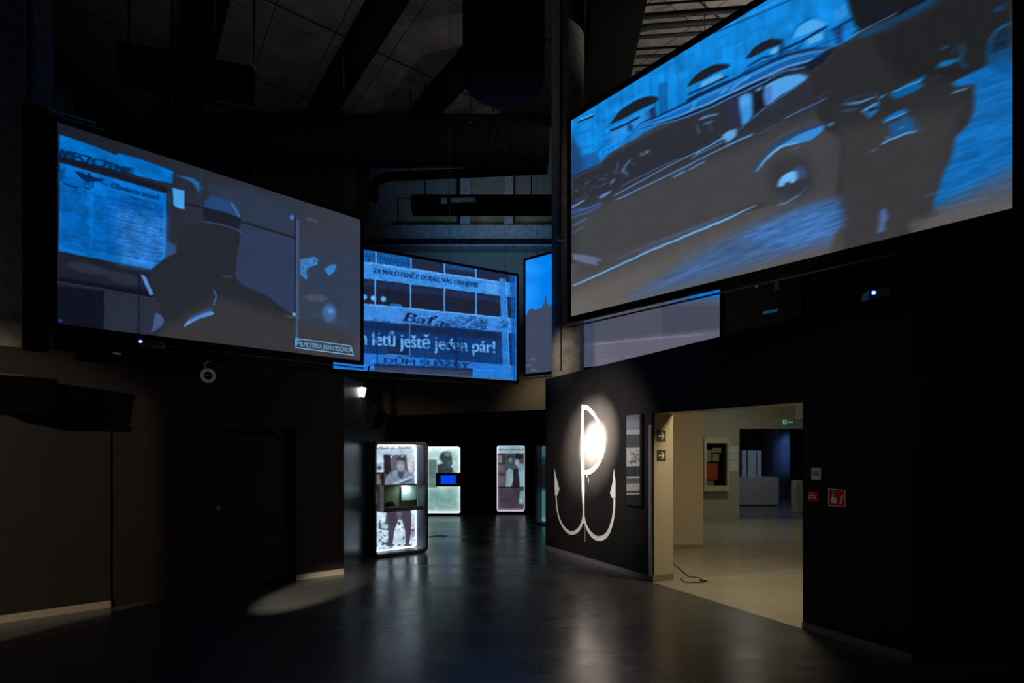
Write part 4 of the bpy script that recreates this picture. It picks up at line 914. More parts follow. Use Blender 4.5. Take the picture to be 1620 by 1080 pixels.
def rsign(name, label, cat, px0, py0, px1, py1, mm, dep, partname):
    a0, a1, z0, z1 = wall_rect(RW, px0, py0, px1, py1)
    s = thing(name, label, cat, RW.world(a0, z0, 0), RW.rot); MB().box(0, a1 - a0, -dep, 0, 0, z1 - z0).build(partname, mm, s, min(.004, dep / 3)); return s, a1 - a0, z1 - z0
s, w_, h_ = rsign('wall_thermostat', 'small white control plate on the black wall right of the doorway', 'control plate', 1285.5, 739.5, 1300, 758.5, M['white_plastic'], .02, 'plate')
MB().box(w_ * .18, w_ * .86, -.022, -.0195, h_ * .33, h_ * .76).build('display', M['grey_plastic'], s)
s, w_, h_ = rsign('fire_call_button', 'small red alarm call button with a white label below the control plate', 'alarm button', 1282, 777, 1297, 792.5, M['red'], .035, 'case')
MB().box(w_ * .1, w_ * .82, -.037, -.0345, h_ * .30, h_ * .68).build('label_window', M['white_plastic'], s)
MB().box(w_ * .28, w_ * .68, -.0385, -.0368, h_ * .42, h_ * .56).build('lettering', M['dark_sign'], s); MB().box(w_ * .3, w_ * .66, -.0375, -.0348, h_ * .82, h_ * .88).build('lettering', M['cream_print'], s)
s, w_, h_ = rsign('fire_alarm_sign', 'square red sign with a pressing hand and flames, on the black wall', 'sign', 1311, 772.5, 1338, 799.5, M['red'], .006, 'plate')
fr = w_ * .035
MB().ring([(0, 0), (w_, 0), (w_, h_), (0, h_)], [(fr, fr), (w_ - fr, fr), (w_ - fr, h_ - fr), (fr, h_ - fr)], -.0075, -.0055).build('border', M['cream_print'], s)
hand = [(.14, .34), (.17, .26), (.24, .17), (.46, .16), (.50, .26), (.52, .38), (.48, .46), (.40, .52), (.32, .54), (.31, .72), (.25, .74), (.24, .52), (.20, .50), (.15, .46)]
MB().xz([(x * w_, z * h_) for x, z in hand], -.0078, -.0055).build('hand', M['cream_print'], s)
m = MB()
for q in range(3):
    ox, oz = .64 + q * .035, .16 + q * .17; m.xz([((ox) * w_, oz * h_), ((ox + .10) * w_, (oz - .01) * h_), ((ox + .20) * w_, (oz + .16) * h_), ((ox + .14) * w_, (oz + .13) * h_), ((ox + .13) * w_, (oz + .20) * h_), ((ox + .05) * w_, (oz + .07) * h_)], -.0078, -.0055)
m.build('flames', M['cream_print'], s)
m = MB(); m.xz([(.22 * w_, .76 * h_), (.36 * w_, .76 * h_), (.36 * w_, .80 * h_), (.22 * w_, .80 * h_)], -.0078, -.0055); m.build('button_symbol', M['cream_print'], s)

# ---------------------------------------------------------------- lit display cases
CASEPIC = picture_mat('backlit_print', True, 1.0)
def display_case(px0, d0, u, W, H, D, label, res, z0=0.0, border=0.05, shell_back=0.12, strip='light_tube'):
    A = Vector(((px0 - CX) / F * d0, d0, z0)); rot = math.atan2(u[1], u[0])
    root = thing('display_case', label, 'display case', A, rot); bpy.context.view_layer.update()
    r = 0.09
    outer = rrect(0, W, 0, H, r); inner = rrect(border, W - border, border, H - border, r * .6)
    MB().ring(outer, inner, -0.0, 0.05).build('front_frame', M['case_frame'], root, .004, True)
    MB().ring(rrect(.004, W - .004, .004, H - .004, r), rrect(border + .004, W - border - .004, border + .004, H - border - .004, r * .6), 0.05, D + shell_back).build('shell', M['liner'], root, 0, True)
    MB().box(border + .005, W - border - .005, D + .012, D + .03, border + .005, H - border - .005).build('back_plate', M['black_metal'], root)
    st = .014
    MB().ring(rrect(border + .004, W - border - .004, border + .004, H - border - .004, r * .55), rrect(border + .004 + st, W - border - .004 - st, border + .004 + st, H - border - .004 - st, r * .5), D - .012, D + .006).build('light_strip', M[strip], root)
    MW = root.matrix_world
    O = MW @ Vector((border + .006, D, border + .006)); U = MW @ Vector((W - border - .006, D, border + .006)) - O
    cv = Canvas(O, U, Vector((0, 0, H - 2 * border - .012)), *res)
    return root, cv
# first, near the left wall
root, c = display_case(591.5, 9.56, (1.2, 1.0), 0.99, 1.83, 0.30, 'nearest lit glass display case with a standing soldier photograph and greenish niche', (150, 300))
c.c[:] = (196, 218, 236)
n = c.noise(3.4, 3.0, 20, 71) + c.noise(8, 7, -10, 72) * .8
spk = (n > .40)[..., None] * (c.Y > 806)[..., None]; c.c = np.where(spk, np.array([70, 78, 96]), c.c)
c.poly([(590, 712), (670, 712), (670, 718), (590, 718)], (168, 196, 222), .9, 3)
c.poly([(644, 718), (652, 718), (652, 772), (644, 772)], (214, 198, 200), .7, 4)
c.poly([(607, 719), (643.5, 719), (645, 772), (607, 772)], (88, 92, 108), 1, 1)
c.poly([(607, 719), (617.5, 719), (619, 750), (611, 752), (608, 744)], (34, 28, 36), 1, 1.5)
c.poly([(594, 735), (606, 730), (606, 742), (596, 746)], (120, 140, 165), .6, 5); c.blob(600, 740, 3, 3, (40, 50, 70), .8)
c.spoly([(611, 772), (611, 756), (616, 747), (624, 744), (640, 743), (650, 748), (657, 753), (655, 772)], (120, 138, 160), 1, 2)
c.blob(634, 736, 6, 7.5, (150, 162, 180)); c.poly([(627, 728), (629, 723), (634, 721), (640, 722.5), (642, 727), (640, 729), (634, 727.5)], (46, 44, 54), 1, 1.2); c.blob(634.5, 729.5, 4.5, 2.6, (96, 100, 118), .7); c.poly([(642, 728), (646, 744), (643, 745)], (64, 60, 72), .8, 2)
c.blob(632.2, 733.4, 1.3, .8, (74, 80, 98)); c.blob(637, 733.4, 1.3, .8, (74, 80, 98)); c.line([(633, 740.5), (636.5, 740.5)], .9, (100, 100, 120), .8); c.line([(635, 734), (635, 738)], .8, (110, 118, 138), .8)
c.poly([(630, 745), (641, 745), (636, 758), (630, 754)], (60, 66, 84), .9, 2); c.line([(612, 770), (630, 763), (656, 752)], 2.6, (176, 190, 204), 1); c.line([(620, 772), (634, 765), (650, 759)], 3, (70, 70, 84), .9)
c.blob(627, 764, 5, 3, (170, 184, 200), .9, -20); c.line([(655, 730), (652, 770)], 1, (90, 110, 140), .8)
for i in range(40): x, y = R.uniform(652, 662), R.uniform(720, 770); c.line([(x, y), (x + R.uniform(-2, 2), y + R.uniform(-2, 2))], 1, (60, 74, 100), .7)
c.blob(619, 722, 1.4, 1.4, (220, 230, 240)); c.blob(636, 722, 1.4, 1.2, (220, 230, 240))
c.film(.7, 3, .7, None, 151, .1, .25)
c.text('n Planik ps. „Pomian', (595.5, 710.5), (650, 709.8), 3.6, 3.6, (26, 28, 38), 1, bold=.3)
c.poly([(590, 746.5), (608.5, 746.5), (608.5, 808), (590, 808)], (40, 26, 26), 1, .8)
c.poly([(590, 750), (602, 750), (603, 765), (590, 766)], (112, 108, 118), 1, 2); c.poly([(590, 779), (602, 779), (604, 797), (590, 798)], (112, 104, 116), 1, 2)
for i in range(14): y = R.uniform(750, 797); c.line([(602, y), (606, y + R.uniform(-1, 1))], 2, (26, 20, 22), .9)
c.poly([(613, 804), (650, 804), (651, 825), (650, 845), (647, 861), (642, 861), (641, 840), (636, 822), (630, 821), (624, 838), (621, 860), (614, 860), (614, 838)], (66, 62, 80), 1, 1.5)
c.poly([(612, 804), (618, 804), (615, 830), (609, 828)], (60, 60, 76), .8, 2); c.poly([(627, 808), (636, 808), (634, 822), (629, 822)], (120, 110, 128), .7, 2)
c.poly([(650, 840), (658, 828), (660, 845), (652, 850)], (120, 112, 136), .8, 3); c.blob(618, 862, 6, 2, (70, 70, 84)); c.blob(645, 862, 6, 2, (70, 70, 84))
for i in range(60): x, y = R.uniform(595, 660), R.uniform(826, 869); c.line([(x, y), (x + R.uniform(-2.5, 2.5), y + R.uniform(-1.5, 1.5))], R.uniform(.8, 1.6), (44, 52, 72), .8) if not 613 < x < 651 else None
c.film(.3, 3, .6, None, 155, .06, .12)
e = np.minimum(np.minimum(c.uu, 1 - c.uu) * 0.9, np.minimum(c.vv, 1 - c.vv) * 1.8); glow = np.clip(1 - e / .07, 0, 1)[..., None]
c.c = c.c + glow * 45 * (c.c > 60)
c.build('picture', CASEPIC, root, 1.0)
CD = {'root': root}
# niche box in front of the print
nb = MB(); z0, z1 = .76, 1.12
MB().box(.20, .92, .05, .29, z0 - .06, z0).build('niche_shelf', M['case_frame'], root)
nm_green = mat('niche_green', (0.20, 0.27, 0.16), .6)
nm_doc = mat('document_paper', (.62, .80, .80), .6, var=.12, scale=14)
nl = lamp('AREA', 'light_niche', root.matrix_world @ Vector((.66, .14, 1.10)), root.matrix_world @ Vector((.68, .20, .8)), .9, (.74, 1.0, .95), .10)
MB().box(.21, .92, .24, .27, z0, z1).build('niche_back', nm_green, root)
MB().box(.20, .215, .05, .27, z0, z1).build('niche_side', M['case_frame'], root); MB().box(.18, .92, .05, .27, z1, z1 + .012).build('niche_top', M['case_frame'], root)
MB().box(.30, .305, .225, .24, z0, z1).build('niche_divider', M['case_frame'], root)
o = MB().box(.60, .885, .20, .205, z0 + .10, z1 - .02).build('document', nm_doc, None); o.parent = None; o.matrix_world = root.matrix_world; tag(o, 'pale lined document standing in the green niche of the nearest case', 'document')
m = MB(); m.tube([(.25, .16, z0 + .03), (.33, .15, z0 + .06), (.40, .15, z0 + .07), (.46, .15, z0 + .03)], [.015, .04, .045, .01], 10); o = m.build('dark_relic', M['dark_wood'], None, 0, True); o.matrix_world = root.matrix_world; tag(o, 'small dark lumpy object lying in the green niche of the nearest case', 'exhibit')

# second, further back
A2 = ((668.5 - CX) / F * 15.55)
root, c = display_case(668.5, 15.5, (1, 0), 0.98, 1.75, 0.22, 'lit display case with a portrait and a small blue screen, behind the nearest case', (110, 200), .02, .03)
c.c[:] = (176, 206, 202)
c.poly([(660, 772), (735, 772), (735, 812), (660, 812)], (118, 158, 156), .9, 14)
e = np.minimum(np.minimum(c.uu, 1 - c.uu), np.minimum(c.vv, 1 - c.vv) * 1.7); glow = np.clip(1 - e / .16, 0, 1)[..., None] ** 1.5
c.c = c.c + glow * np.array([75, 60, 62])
c.poly([(678, 727), (691, 727), (691, 771), (678, 771)], (84, 106, 108), .95, .8); c.line([(678, 738), (691, 738)], .8, (60, 80, 84), .7); c.line([(678, 755), (691, 755)], .8, (60, 80, 84), .7)
c.poly([(692, 735), (700, 733), (716, 740), (722, 750), (692, 750)], (36, 48, 54), .95, 1.2); c.blob(705, 723, 9.5, 9, (34, 46, 52)); c.poly([(701, 716), (712, 714), (715, 725), (716, 734), (711, 740), (703, 740), (700, 730)], (52, 68, 72), 1, 1.5)
c.blob(709, 718, 5, 4, (96, 122, 122), .9); c.blob(711, 732, 3, 4, (70, 92, 92), .8); c.line([(703, 724), (713, 724)], 1.6, (24, 34, 38), .9); c.poly([(716, 725), (716, 748), (725, 748), (725, 720)], (150, 178, 176), .6, 3)
c.film(.6, 3, .8, None, 161, .08, .2)
c.text('sław Plewa', (682, 710.5), (703, 710.5), 1.6, 1.6, (110, 130, 130), .8)
c.build('picture', CASEPIC, root, 1.15)
MB().box(.34, .97, -.01, .20, .72, 1.06).build('media_unit', M['black_metal'], root)
MB().box(.46, .84, -.014, -.009, .79, 1.00).build('media_screen', mat('blue_display', (0, 0, .1), .4, emit=(0.0, 0.06, 0.80), strength=1.0), root)

# third
root, c = display_case(783.5, 15.85, (1, 0), 0.80, 1.79, 0.16, 'lit display case with a photograph of a young couple, against the far black wall', (100, 200), .02, .035, .12, 'light_tube_dim')
c.c[:] = (64, 56, 66)
c.poly([(780, 712), (835, 712), (835, 717), (780, 717)], (150, 182, 196), .9, 2); c.poly([(780, 700), (835, 700), (835, 711), (780, 711)], (150, 180, 196), .9, 2)
c.text('Wanda Traczyk-St', (789, 711), (830, 711), 1.7, 1.7, (50, 56, 66), .9)
c.poly([(787, 717), (800, 717), (800, 770), (787, 770)], (58, 50, 58), 1, 1)
c.poly([(789, 720), (794, 720), (794, 732), (789, 732)], (120, 124, 136), .9, 1.5); c.poly([(789, 735), (799, 735), (799, 748), (789, 748)], (92, 84, 92), .9, 1.5); c.poly([(789, 752), (799, 752), (799, 769), (789, 769)], (100, 92, 102), .9, 1.5)
c.poly([(800, 717), (832, 717), (832, 770), (800, 770)], (66, 74, 84), 1, 1)
c.poly([(800, 770), (801, 745), (806, 740), (812, 744), (813, 757), (808, 770)], (132, 156, 166), 1, 2); c.poly([(818, 735), (826, 733), (832, 740), (832, 770), (822, 770), (820, 750)], (120, 150, 162), 1, 2)
c.blob(807, 724, 4.5, 5, (34, 36, 44)); c.blob(807.5, 727, 3.2, 4.4, (104, 122, 132)); c.blob(821, 722, 7, 5, (30, 32, 40)); c.blob(818, 731, 3.5, 5, (130, 152, 160)); c.poly([(812, 742), (820, 740), (822, 770), (811, 770)], (30, 28, 36), .9, 2)
c.poly([(822, 778), (830, 774), (828, 797), (821, 796)], (120, 158, 166), .9, 1.5); c.line([(786, 770.5), (832, 770.5)], 1.2, (14, 12, 16))
c.film(.6, 3, .7, None, 171, .08, .25)
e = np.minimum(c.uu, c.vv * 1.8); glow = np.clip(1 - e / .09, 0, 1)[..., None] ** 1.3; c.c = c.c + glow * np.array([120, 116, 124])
c.build('picture', CASEPIC, root, 1.1)
# fourth, seen as a sliver
root, c = display_case(846.5, 13.80, (0.62, -0.78), 0.85, 1.80, 0.16, 'lit display case showing only a teal sliver past the edge of the emblem wall', (60, 160), .01, .03, .12, 'liner')
c.c[:] = (22, 46, 54); c.poly([(840, 775), (875, 775), (875, 835), (840, 835)], (58, 110, 112), 1, 8)
c.poly([(840, 700), (875, 700), (875, 722), (840, 722)], (60, 96, 106), .9, 10); c.poly([(840, 735), (875, 735), (875, 772), (840, 772)], (16, 22, 28), .9, 3)
c.poly([(840, 818), (875, 818), (875, 830), (840, 830)], (110, 150, 150), .7, 5)
c.build('picture', CASEPIC, root, 1.0)

# thin cable on the floor beside the nearest case
def floor_cable(pts, r, label, name='floor_cable'):
    q = [floor_pt(x, y) for x, y in pts]; o0 = Vector(q[0])
    o = MB().tube([Vector(p) - o0 + Vector((0, 0, r)) for p in q], r, 8).build(name, M['cable'], None, 0, True); o.location = o0; return tag(o, label, 'cable')
floor_cable([(679, 849), (688, 848), (698, 847.2), (707, 848)], .006, 'thin dark cable on the floor right of the nearest display case')
floor_cable([(1065.7, 892), (1074, 899), (1088.6, 912), (1106, 914.5), (1117, 921)], .006, 'longer dark cable lying on the beige floor inside the doorway')
floor_cable([(1076.3, 915), (1082.6, 921), (1100, 922), (1113, 921.5)], .006, 'shorter bent dark cable lying on the beige floor inside the doorway')
o = MB().box(-.05, .05, -.02, .02, 0, .018).build('cable_plug', M['cable'], None, .006); o.location = floor_pt(1113, 919.5); o.rotation_euler = (0, 0, -.9); tag(o, 'small dark plug where the two cables meet on the beige floor', 'plug')

# ---------------------------------------------------------------- side rooms contents
y = 14.8
def bx(px0, py0, px1, py1, d): a = at(px0, py0, d); b = at(px1, py1, d); return a[0], b[0], b[2], a[2]
x0, x1, z0, z1 = bx(1114, 691.5, 1153.5, 777.5, 14.6)
vit = thing('wall_showcase', 'beige framed wall showcase with papers inside, on the back wall past the doorway', 'showcase', (x0, 14.6, z0))
w_, h_ = x1 - x0, z1 - z0; ix0, ix1, iz0, iz1 = bx(1118, 701, 1150.5, 768, 14.6); ix0 -= x0; ix1 -= x0; iz0 -= z0; iz1 -= z0
MB().ring([(0, 0), (w_, 0), (w_, h_), (0, h_)], [(ix0, iz0), (ix1, iz0), (ix1, iz1), (ix0, iz1)], 0, .2).build('frame', M['beige'], vit, .004)
MB().box(ix0, ix1, .15, .19, iz0, iz1).build('back_board', M['black_metal'], vit)
MB().box(ix0, ix1, .01, .014, iz0, iz1).build('glass_pane', M['glass'], vit)
for (a, b, cc, d, mm, nm, lab) in ((1118, 711, 1125.5, 730, 'paper_green', 'paper_sheet', 'pale green sheet at the left inside the beige wall showcase'), (1127, 708, 1141, 716, 'paper_cream', 'paper_card', 'wide cream card, topmost inside the beige wall showcase'),
                               (1127.5, 718, 1137.5, 729.5, 'paper_cream', 'paper_card', 'smaller cream card above the red booklet in the wall showcase'), (1118, 732.5, 1135.5, 758.5, 'paper_red', 'red_booklet', 'orange-red booklet inside the beige wall showcase'), (1118.5, 760.5, 1129, 767.5, 'paper_cream', 'paper_card', 'cream card lying at the bottom of the wall showcase')):
    X0, X1, Z0, Z1 = bx(a, b, cc, d, 14.74); o = MB().box(0, X1 - X0, 0, .008, 0, Z1 - Z0).build(nm, M[mm]); o.location = (X0, 14.742, Z0); tag(o, lab, 'booklet' if 'booklet' in nm else 'paper')
for (a, b, lab) in ((705.5, 716.5, 'top'), (718, 727.5, 'middle'), (729, 744.5, 'bottom')):
    X0, X1, Z0, Z1 = bx(1153.8, a, 1167.5, b, 14.8); o = MB().box(0, X1 - X0, -.006, 0, 0, Z1 - Z0).build('info_sheet', M['paper']); o.location = (X0, 14.8, Z0); tag(o, lab + ' one of three white text sheets stacked on the wall beside the showcase', 'sheet', 'white text sheets beside the showcase')
# exit sign
X0, X1, Z0, Z1 = bx(1236.5, 662.8, 1256, 671.8, 14.76)
ex = thing('exit_sign', 'green emergency exit sign with a running figure above the inner opening', 'exit sign', (X0, 14.76, Z0)); w_, h_ = X1 - X0, Z1 - Z0
MB().box(0, w_, 0, .03, 0, h_).build('plate', M['green'], ex)
MB().box(.03, .115, -.003, 0, .012, h_ - .012).build('door_symbol', M['sign_white'], ex)
m = MB(); q = .072
m.xz([(q - .008, h_ * .74), (q + .008, h_ * .74), (q + .008, h_ * .86), (q - .008, h_ * .86)], -.006, -.003); m.xz([(q - .012, h_ * .40), (q + .008, h_ * .40), (q + .010, h_ * .70), (q - .010, h_ * .70)], -.006, -.003)
m.xz([(q - .010, h_ * .42), (q - .034, h_ * .16), (q - .024, h_ * .14), (q + .002, h_ * .40)], -.006, -.003); m.xz([(q, h_ * .42), (q + .028, h_ * .24), (q + .022, h_ * .14), (q + .010, h_ * .38)], -.006, -.003); m.xz([(q - .03, h_ * .55), (q + .03, h_ * .62), (q + .03, h_ * .68), (q - .03, h_ * .62)], -.006, -.003)
m.build('running_figure', M['green'], ex)
m = MB()
for i in range(7): m.box(.135 + i * .022, .150 + i * .022, -.003, 0, h_ * .38, h_ * .62)
m.build('lettering', M['sign_white'], ex)
o = MB().box(0, .16, 0, .12, 0, .36).build('wall_speaker', M['white_plastic'], None, .02); o.location = at(1261, 663, 14.67); tag(o, 'small pale loudspeaker box high on the wall at the doorway right edge', 'speaker')
# plinth with acrylic slabs, second block
pl = thing('museum_plinth', 'long grey plinth under the upright glass slabs in the far room', 'plinth', (at(1158, 797, 18.1)[0], 18.1, 0))
pw = at(1232, 797, 18.1)[0] - at(1158, 797, 18.1)[0]; MB().box(0, pw, 0, 1.1, .03, .80).build('plinth_body', M['plinth'], pl, .004); MB().box(.03, pw - .03, .03, 1.07, 0, .03).build('plinth_foot', M['black_metal'], pl)
MB().box(0, pw, 0, 1.1, .80, .83).build('plinth_top', M['plinth'], pl, .004)
for a, b, lab in ((1174, 1181, 'narrow left'), (1183.5, 1196, 'wide middle'), (1198, 1205, 'narrow right')):
    X0, X1, Z0, Z1 = bx(a, 715, b, 755, 18.3); o = MB().box(0, X1 - X0, 0, .12, 0, .80).build('acrylic_slab', M['acrylic'], None, .006); o.location = (X0, 18.3, .831); tag(o, lab + ' of three upright bluish slabs standing on the grey plinth', 'slab', 'upright slabs on the plinth')
o = MB().box(0, .9, 0, .30, 0, .83).build('display_block', M['grey_plaster'], None, .006); o.location = (at(1259.5, 800, 16.2)[0], 16.2, 0); tag(o, 'pale low block at the right edge of the far opening', 'block')

# ---------------------------------------------------------------- hall equipment
def projector(px, py, d, rot, label, lensx, w_=.30):
    x, y, z = at(px, py, d); s = thing('projector', label, 'projector', (x, y, z - .045), rot)
    MB().box(-w_ / 2, w_ / 2, 0, .25, 0, .09).build('housing', M['projector_blue'], s, .01)
    MB().tube([(lensx, .0, .045), (lensx, -.03, .045)], .032, 20).build('lens_ring', M['black_metal'], s, 0, True)
    MB().tube([(lensx, -.024, .045), (lensx, -.034, .045)], [.024, .021], 20).build('lens', M['lens_blue'], s, 0, True)
    MB().tube([(lensx, -.0345, .045), (lensx, -.037, .045)], .011, 16).build('lens_core', M['lens_white'], s)
    MB().tube([(0, .12, .09), (0, .12, .17)], .015, 8).build('bracket', M['black_metal'], s)
    return s
projector(239, 542, 6.95, .45, 'small projector with a glowing blue lens under the left screen', -.10, .24)
projector(1392, 463.5, 5.35, -.3, 'small projector with a glowing lens on top of the black wall at right', -.055, .17)
# round black-and-white lamp on the left wall
x, y, z = at(329, 594, 7.12); s = thing('round_wall_lamp', 'round lamp head with a pale ring mounted high on the brown wall', 'lamp', (x, y, z), LW.rot + math.pi)
def disc(r0, r1, y0, y1, n=28):
    o_ = [(r1 * math.cos(6.2832 * k / n), r1 * math.sin(6.2832 * k / n)) for k in range(n)]; i_ = [(r0 * math.cos(6.2832 * k / n), r0 * math.sin(6.2832 * k / n)) for k in range(n)]
    return MB().ring(o_, i_, y0, y1)
RING = mat('grey_ring_glow', (.42, .42, .44), .35, emit=(.20, .20, .22), strength=.12)  # faint glow put into the grey, though the lamp is unlit
MB().tube([(0, .14, 0), (0, .0, 0)], [.06, .076], 28).build('lamp_head', M['black_metal'], s, 0, True); disc(.048, .082, -.012, 0).build('ring', RING, s, 0, True)
for q in (-.018, .018): MB().tube([(q, -.006, .0), (q, -.016, 0)], .007, 10).build('lamp_pin', RING, s)
MB().box(-.06, .03, .02, .12, .085, .15).build('bracket', M['black_metal'], s, .004); MB().tube([(-.03, 0, .07), (-.035, -.01, .13), (.0, -.01, .17), (.03, .0, .15)], .004, 8).build('wire', RING, s)
# lit spot by the glossy return wall
x, y, z = at(573.5, 620, 9.3); s = thing('lit_spotlight', 'small bright white spotlight hanging beside the dark glossy wall', 'spotlight', (x, y, z), .2)
s.rotation_euler = (0, .22, .2)
MB().box(-.05, .05, 0, .10, -.085, .085).build('housing', M['black_metal'], s, .006); MB().box(-.042, .042, -.006, 0, -.072, .072).build('light_face', M['lamp_white'], s); MB().tube([(0, .05, .08), (.01, .06, .42)], .012, 8).build('hanger', M['black_metal'], s)
lamp('SPOT', 'light_of_lit_spotlight', (x + .03, y - .06, z), (-2.3, 9.0, 1.6), 3, (1.0, .97, .9), .03, 100, .8)
# bracket fragment on the left wall top
x, y, z = at(185, 559, 6.55); o = MB().box(-.035, .035, -.02, .02, -.008, .008).build('metal_clip', M['lamp_white'].copy() if False else RING, None, .003); o.location = (x, y, z); o.rotation_euler = (0, .15, .7); tag(o, 'tiny pale metal clip on the top edge of the brown wall under the left screen', 'clip')
# loudspeaker on the left wall
x, y, z = at(87, 628, 6.12)
SPK = mat('matte_speaker_black', (.002, .002, .002), .9, spec=.05)
s = thing('loudspeaker', 'black loudspeaker box mounted high on the brown wall at the left edge', 'speaker', (x, y, z), LW.rot + math.pi)
MB().xz([(-.62, .19), (0.02, .17), (-.04, -.19), (-.50, -.19), (-.62, -.12)], -.10, .12).build('cabinet', SPK, s, .01)
MB().box(-.40, -.2, .12, .24, -.05, .05).build('bracket', M['black_metal'], s); MB().box(-.58, -.24, -.09, .10, .182, .200).build('top_label', M['pipe'], s)
MB().tube([(-.50, -.101, .06), (-.50, -.106, .06)], .01, 10).build('badge', M['steel'], s)
x, y, z = at(600, 668, 10.6); o = MB().xz([(-.12, -.12), (.06, -.12), (.13, .16), (-.02, .18)], -.1, .1).build('loudspeaker', M['black_metal'], None, .006); o.location = (x, y, z); tag(o, 'small black loudspeaker tilted above the nearest display case', 'speaker')
# detector on the far wall
o = MB().tube([(0, 0, 0), (0, -.05, 0)], [.055, .04], 20).build('wall_detector', M['pipe'], None, 0, True); o.location = at(843, 657, 15.99); tag(o, 'small round detector high on the far black wall', 'detector')
# hanging plates under the big screen
for i, (px, py, d, w_, h_, tilt, lab) in enumerate(((1219, 492.5, 5.8, .13, .022, -.2, 'flat blue-lit plate hanging low on a thin wire under the big screen'), (1232, 452, 5.9, .05, .075, 0, 'small upright bluish box hanging just under the big screen'))):
    x, y, z = at(px, py, d); s = thing('hanging_plate' if i == 0 else 'hanging_sensor', lab, 'hanging device', (x, y, z), 0)
    s.rotation_euler = (0, tilt, .3); MB().box(-w_ / 2, w_ / 2, -.03, .03, -h_ / 2, h_ / 2).build('body', mat('blue_lit_device', (.25, .33, .42), .4, emit=(.01, .07, .16), strength=.5) if i == 0 else M['projector_blue'], s, .004)  # blue light on the flat plate is put in as a faint glow
    MB().tube([(0, 0, h_ / 2), (0, 0, 1.0)], .004, 6).build('wire', M['pipe'], s)
x, y, z = at(1196, 452, 5.9); o = MB().tube([(0, 0, 0), (0, -.02, 0)], .014, 14).build('indicator_lamp', mat('blue_indicator', (0, 0, .2), .4, emit=(.03, .08, .35), strength=1), None, 0, True); o.location = (x, y, z); tag(o, 'tiny dim blue indicator light under the big screen', 'indicator light')
o = MB().tube([(0, 0, 0), (1.4, -1.1, 1.1)], .008, 6).build('stay_cable', M['pipe']); o.location = at(1240, 475, 6.0); tag(o, 'thin diagonal stay wire below the big screen', 'wire')

# ---------------------------------------------------------------- ceiling structures
def span(pts, w_, z0, z1, name, m_, label, cat):
    a, b = Vector(pts[0]), Vector(pts[1]); d = (b - a).normalized(); nn = Vector((-d.y, d.x)) * w_ / 2
    o0 = (a + b) / 2
    o = MB().prism([a - o0 - nn, b - o0 - nn, b - o0 + nn, a - o0 + nn], z0, z1).build(name, m_, None, .01); o.location = (o0.x, o0.y, 0); return tag(o, label, cat)
dB = Vector((-.637, 1.0))
def beam_at(px): p = Vector(((px - CX) / F * 10.785, 10.785)); return (p - dB * (4.5 if px < 500 else 2.3 if px < 700 else -1.3), p + dB * 4.0)
span(beam_at(329), .50, 9.2, 9.599, 'ceiling_beam', M['black_metal'], 'dark ceiling beam left of centre, running above the left screen', 'beam')
span(beam_at(602), .46, 9.2, 9.599, 'ceiling_beam', M['black_metal'], 'dark ceiling beam crossing the upper middle of the ceiling', 'beam')
span(beam_at(815), .42, 9.2, 9.599, 'ceiling_beam', M['black_metal'], 'dark ceiling beam just left of the round column top', 'beam')
span(((1.52, 7.4), (2.02, 14.8)), .84, 8.6, 9.599, 'ceiling_duct', M['black_metal'], 'wide black duct along the ceiling right of the round column', 'duct')
# dark hanging duct drop
o = MB().tube([(0, 0, 3.805), (0, 0, .18), (0, 0, .08), (0, 0, .02), (0, 0, 0)], [.47, .47, .44, .36, .1], 32).build('duct_drop', M['black_metal'], None, 0, True); o.location = ((797 - CX) / F * 7.0, 7.0, 5.79); tag(o, 'large black round duct drop hanging from the ceiling left of the column', 'duct')
# horizontal ducts at the back
o = MB().tube([(-5.6, 0, 0), (2.85, 0, 0)], .56, 24).build('ventilation_duct', M['duct'], None, 0, True); o.location = (-2.0, 14.4, 8.9); tag(o, 'long dark ventilation duct across the hall under the ceiling edge', 'duct')
p = [at(866, 268, 13.5), at(620, 279, 13.5), at(600, 283, 13.5), at(592, 293, 13.5), at(591, 318, 13.5)]
o0 = Vector(p[1]); s = thing('black_pipe', 'black pipe bending down above the shop facade screen', 'pipe', o0); MB().tube([Vector(q) - o0 for q in p], .10, 16).build('pipe_run', M['black_metal'], s, 0, True)
for q in (.4, 2.6): MB().tube([(q, 0, .1 + q * .05), (q, 0, 9.6 - o0.z)], .012, 6).build('hanger', M['black_metal'], s)
x, y, z = at(760, 318, 13.2); s = thing('equipment_rail', 'dark equipment rail with bluish glints above the shop facade screen', 'rail', (x, y, z))
MB().box(-1.5, 1.6, 0, .4, -.18, .15).build('rail_body', M['black_metal'], s, .01)
for q in (-1.2, 1.1): MB().tube([(q, .05, .15), (q, .05, 9.6 - z)], .012, 6).build('hanger', M['black_metal'], s)
if 1: MB().box(-.85, -.72, -.02, 0, -.06, .06).build('glint_plate', M['acrylic'], s); 
MB().tube([(-.62, -.03, .0), (-.1, -.03, .02)], .055, 14).build('glint_tube', M['acrylic'], s, 0, True)  # both pale pieces are shaped to imitate blue reflections on the rail
for i, (px0, px1) in enumerate(((585, 618), (728, 744), (797, 812))):
    a = at(px0, 300, 18.6); b = at(px1, 300, 18.6); o = MB().box(0, b[0] - a[0], 0, .3, 8.45, 10.6).build('wall_pillar', M['concrete'], None, .01); o.location = (a[0], 18.5, 0); tag(o, ['leftmost', 'middle', 'rightmost'][i] + ' of three dim concrete uprights high on the far wall', 'pillar')
WOOD = mat('dim_ochre_panel', (.22, .18, .08), .8, var=.4, scale=2)
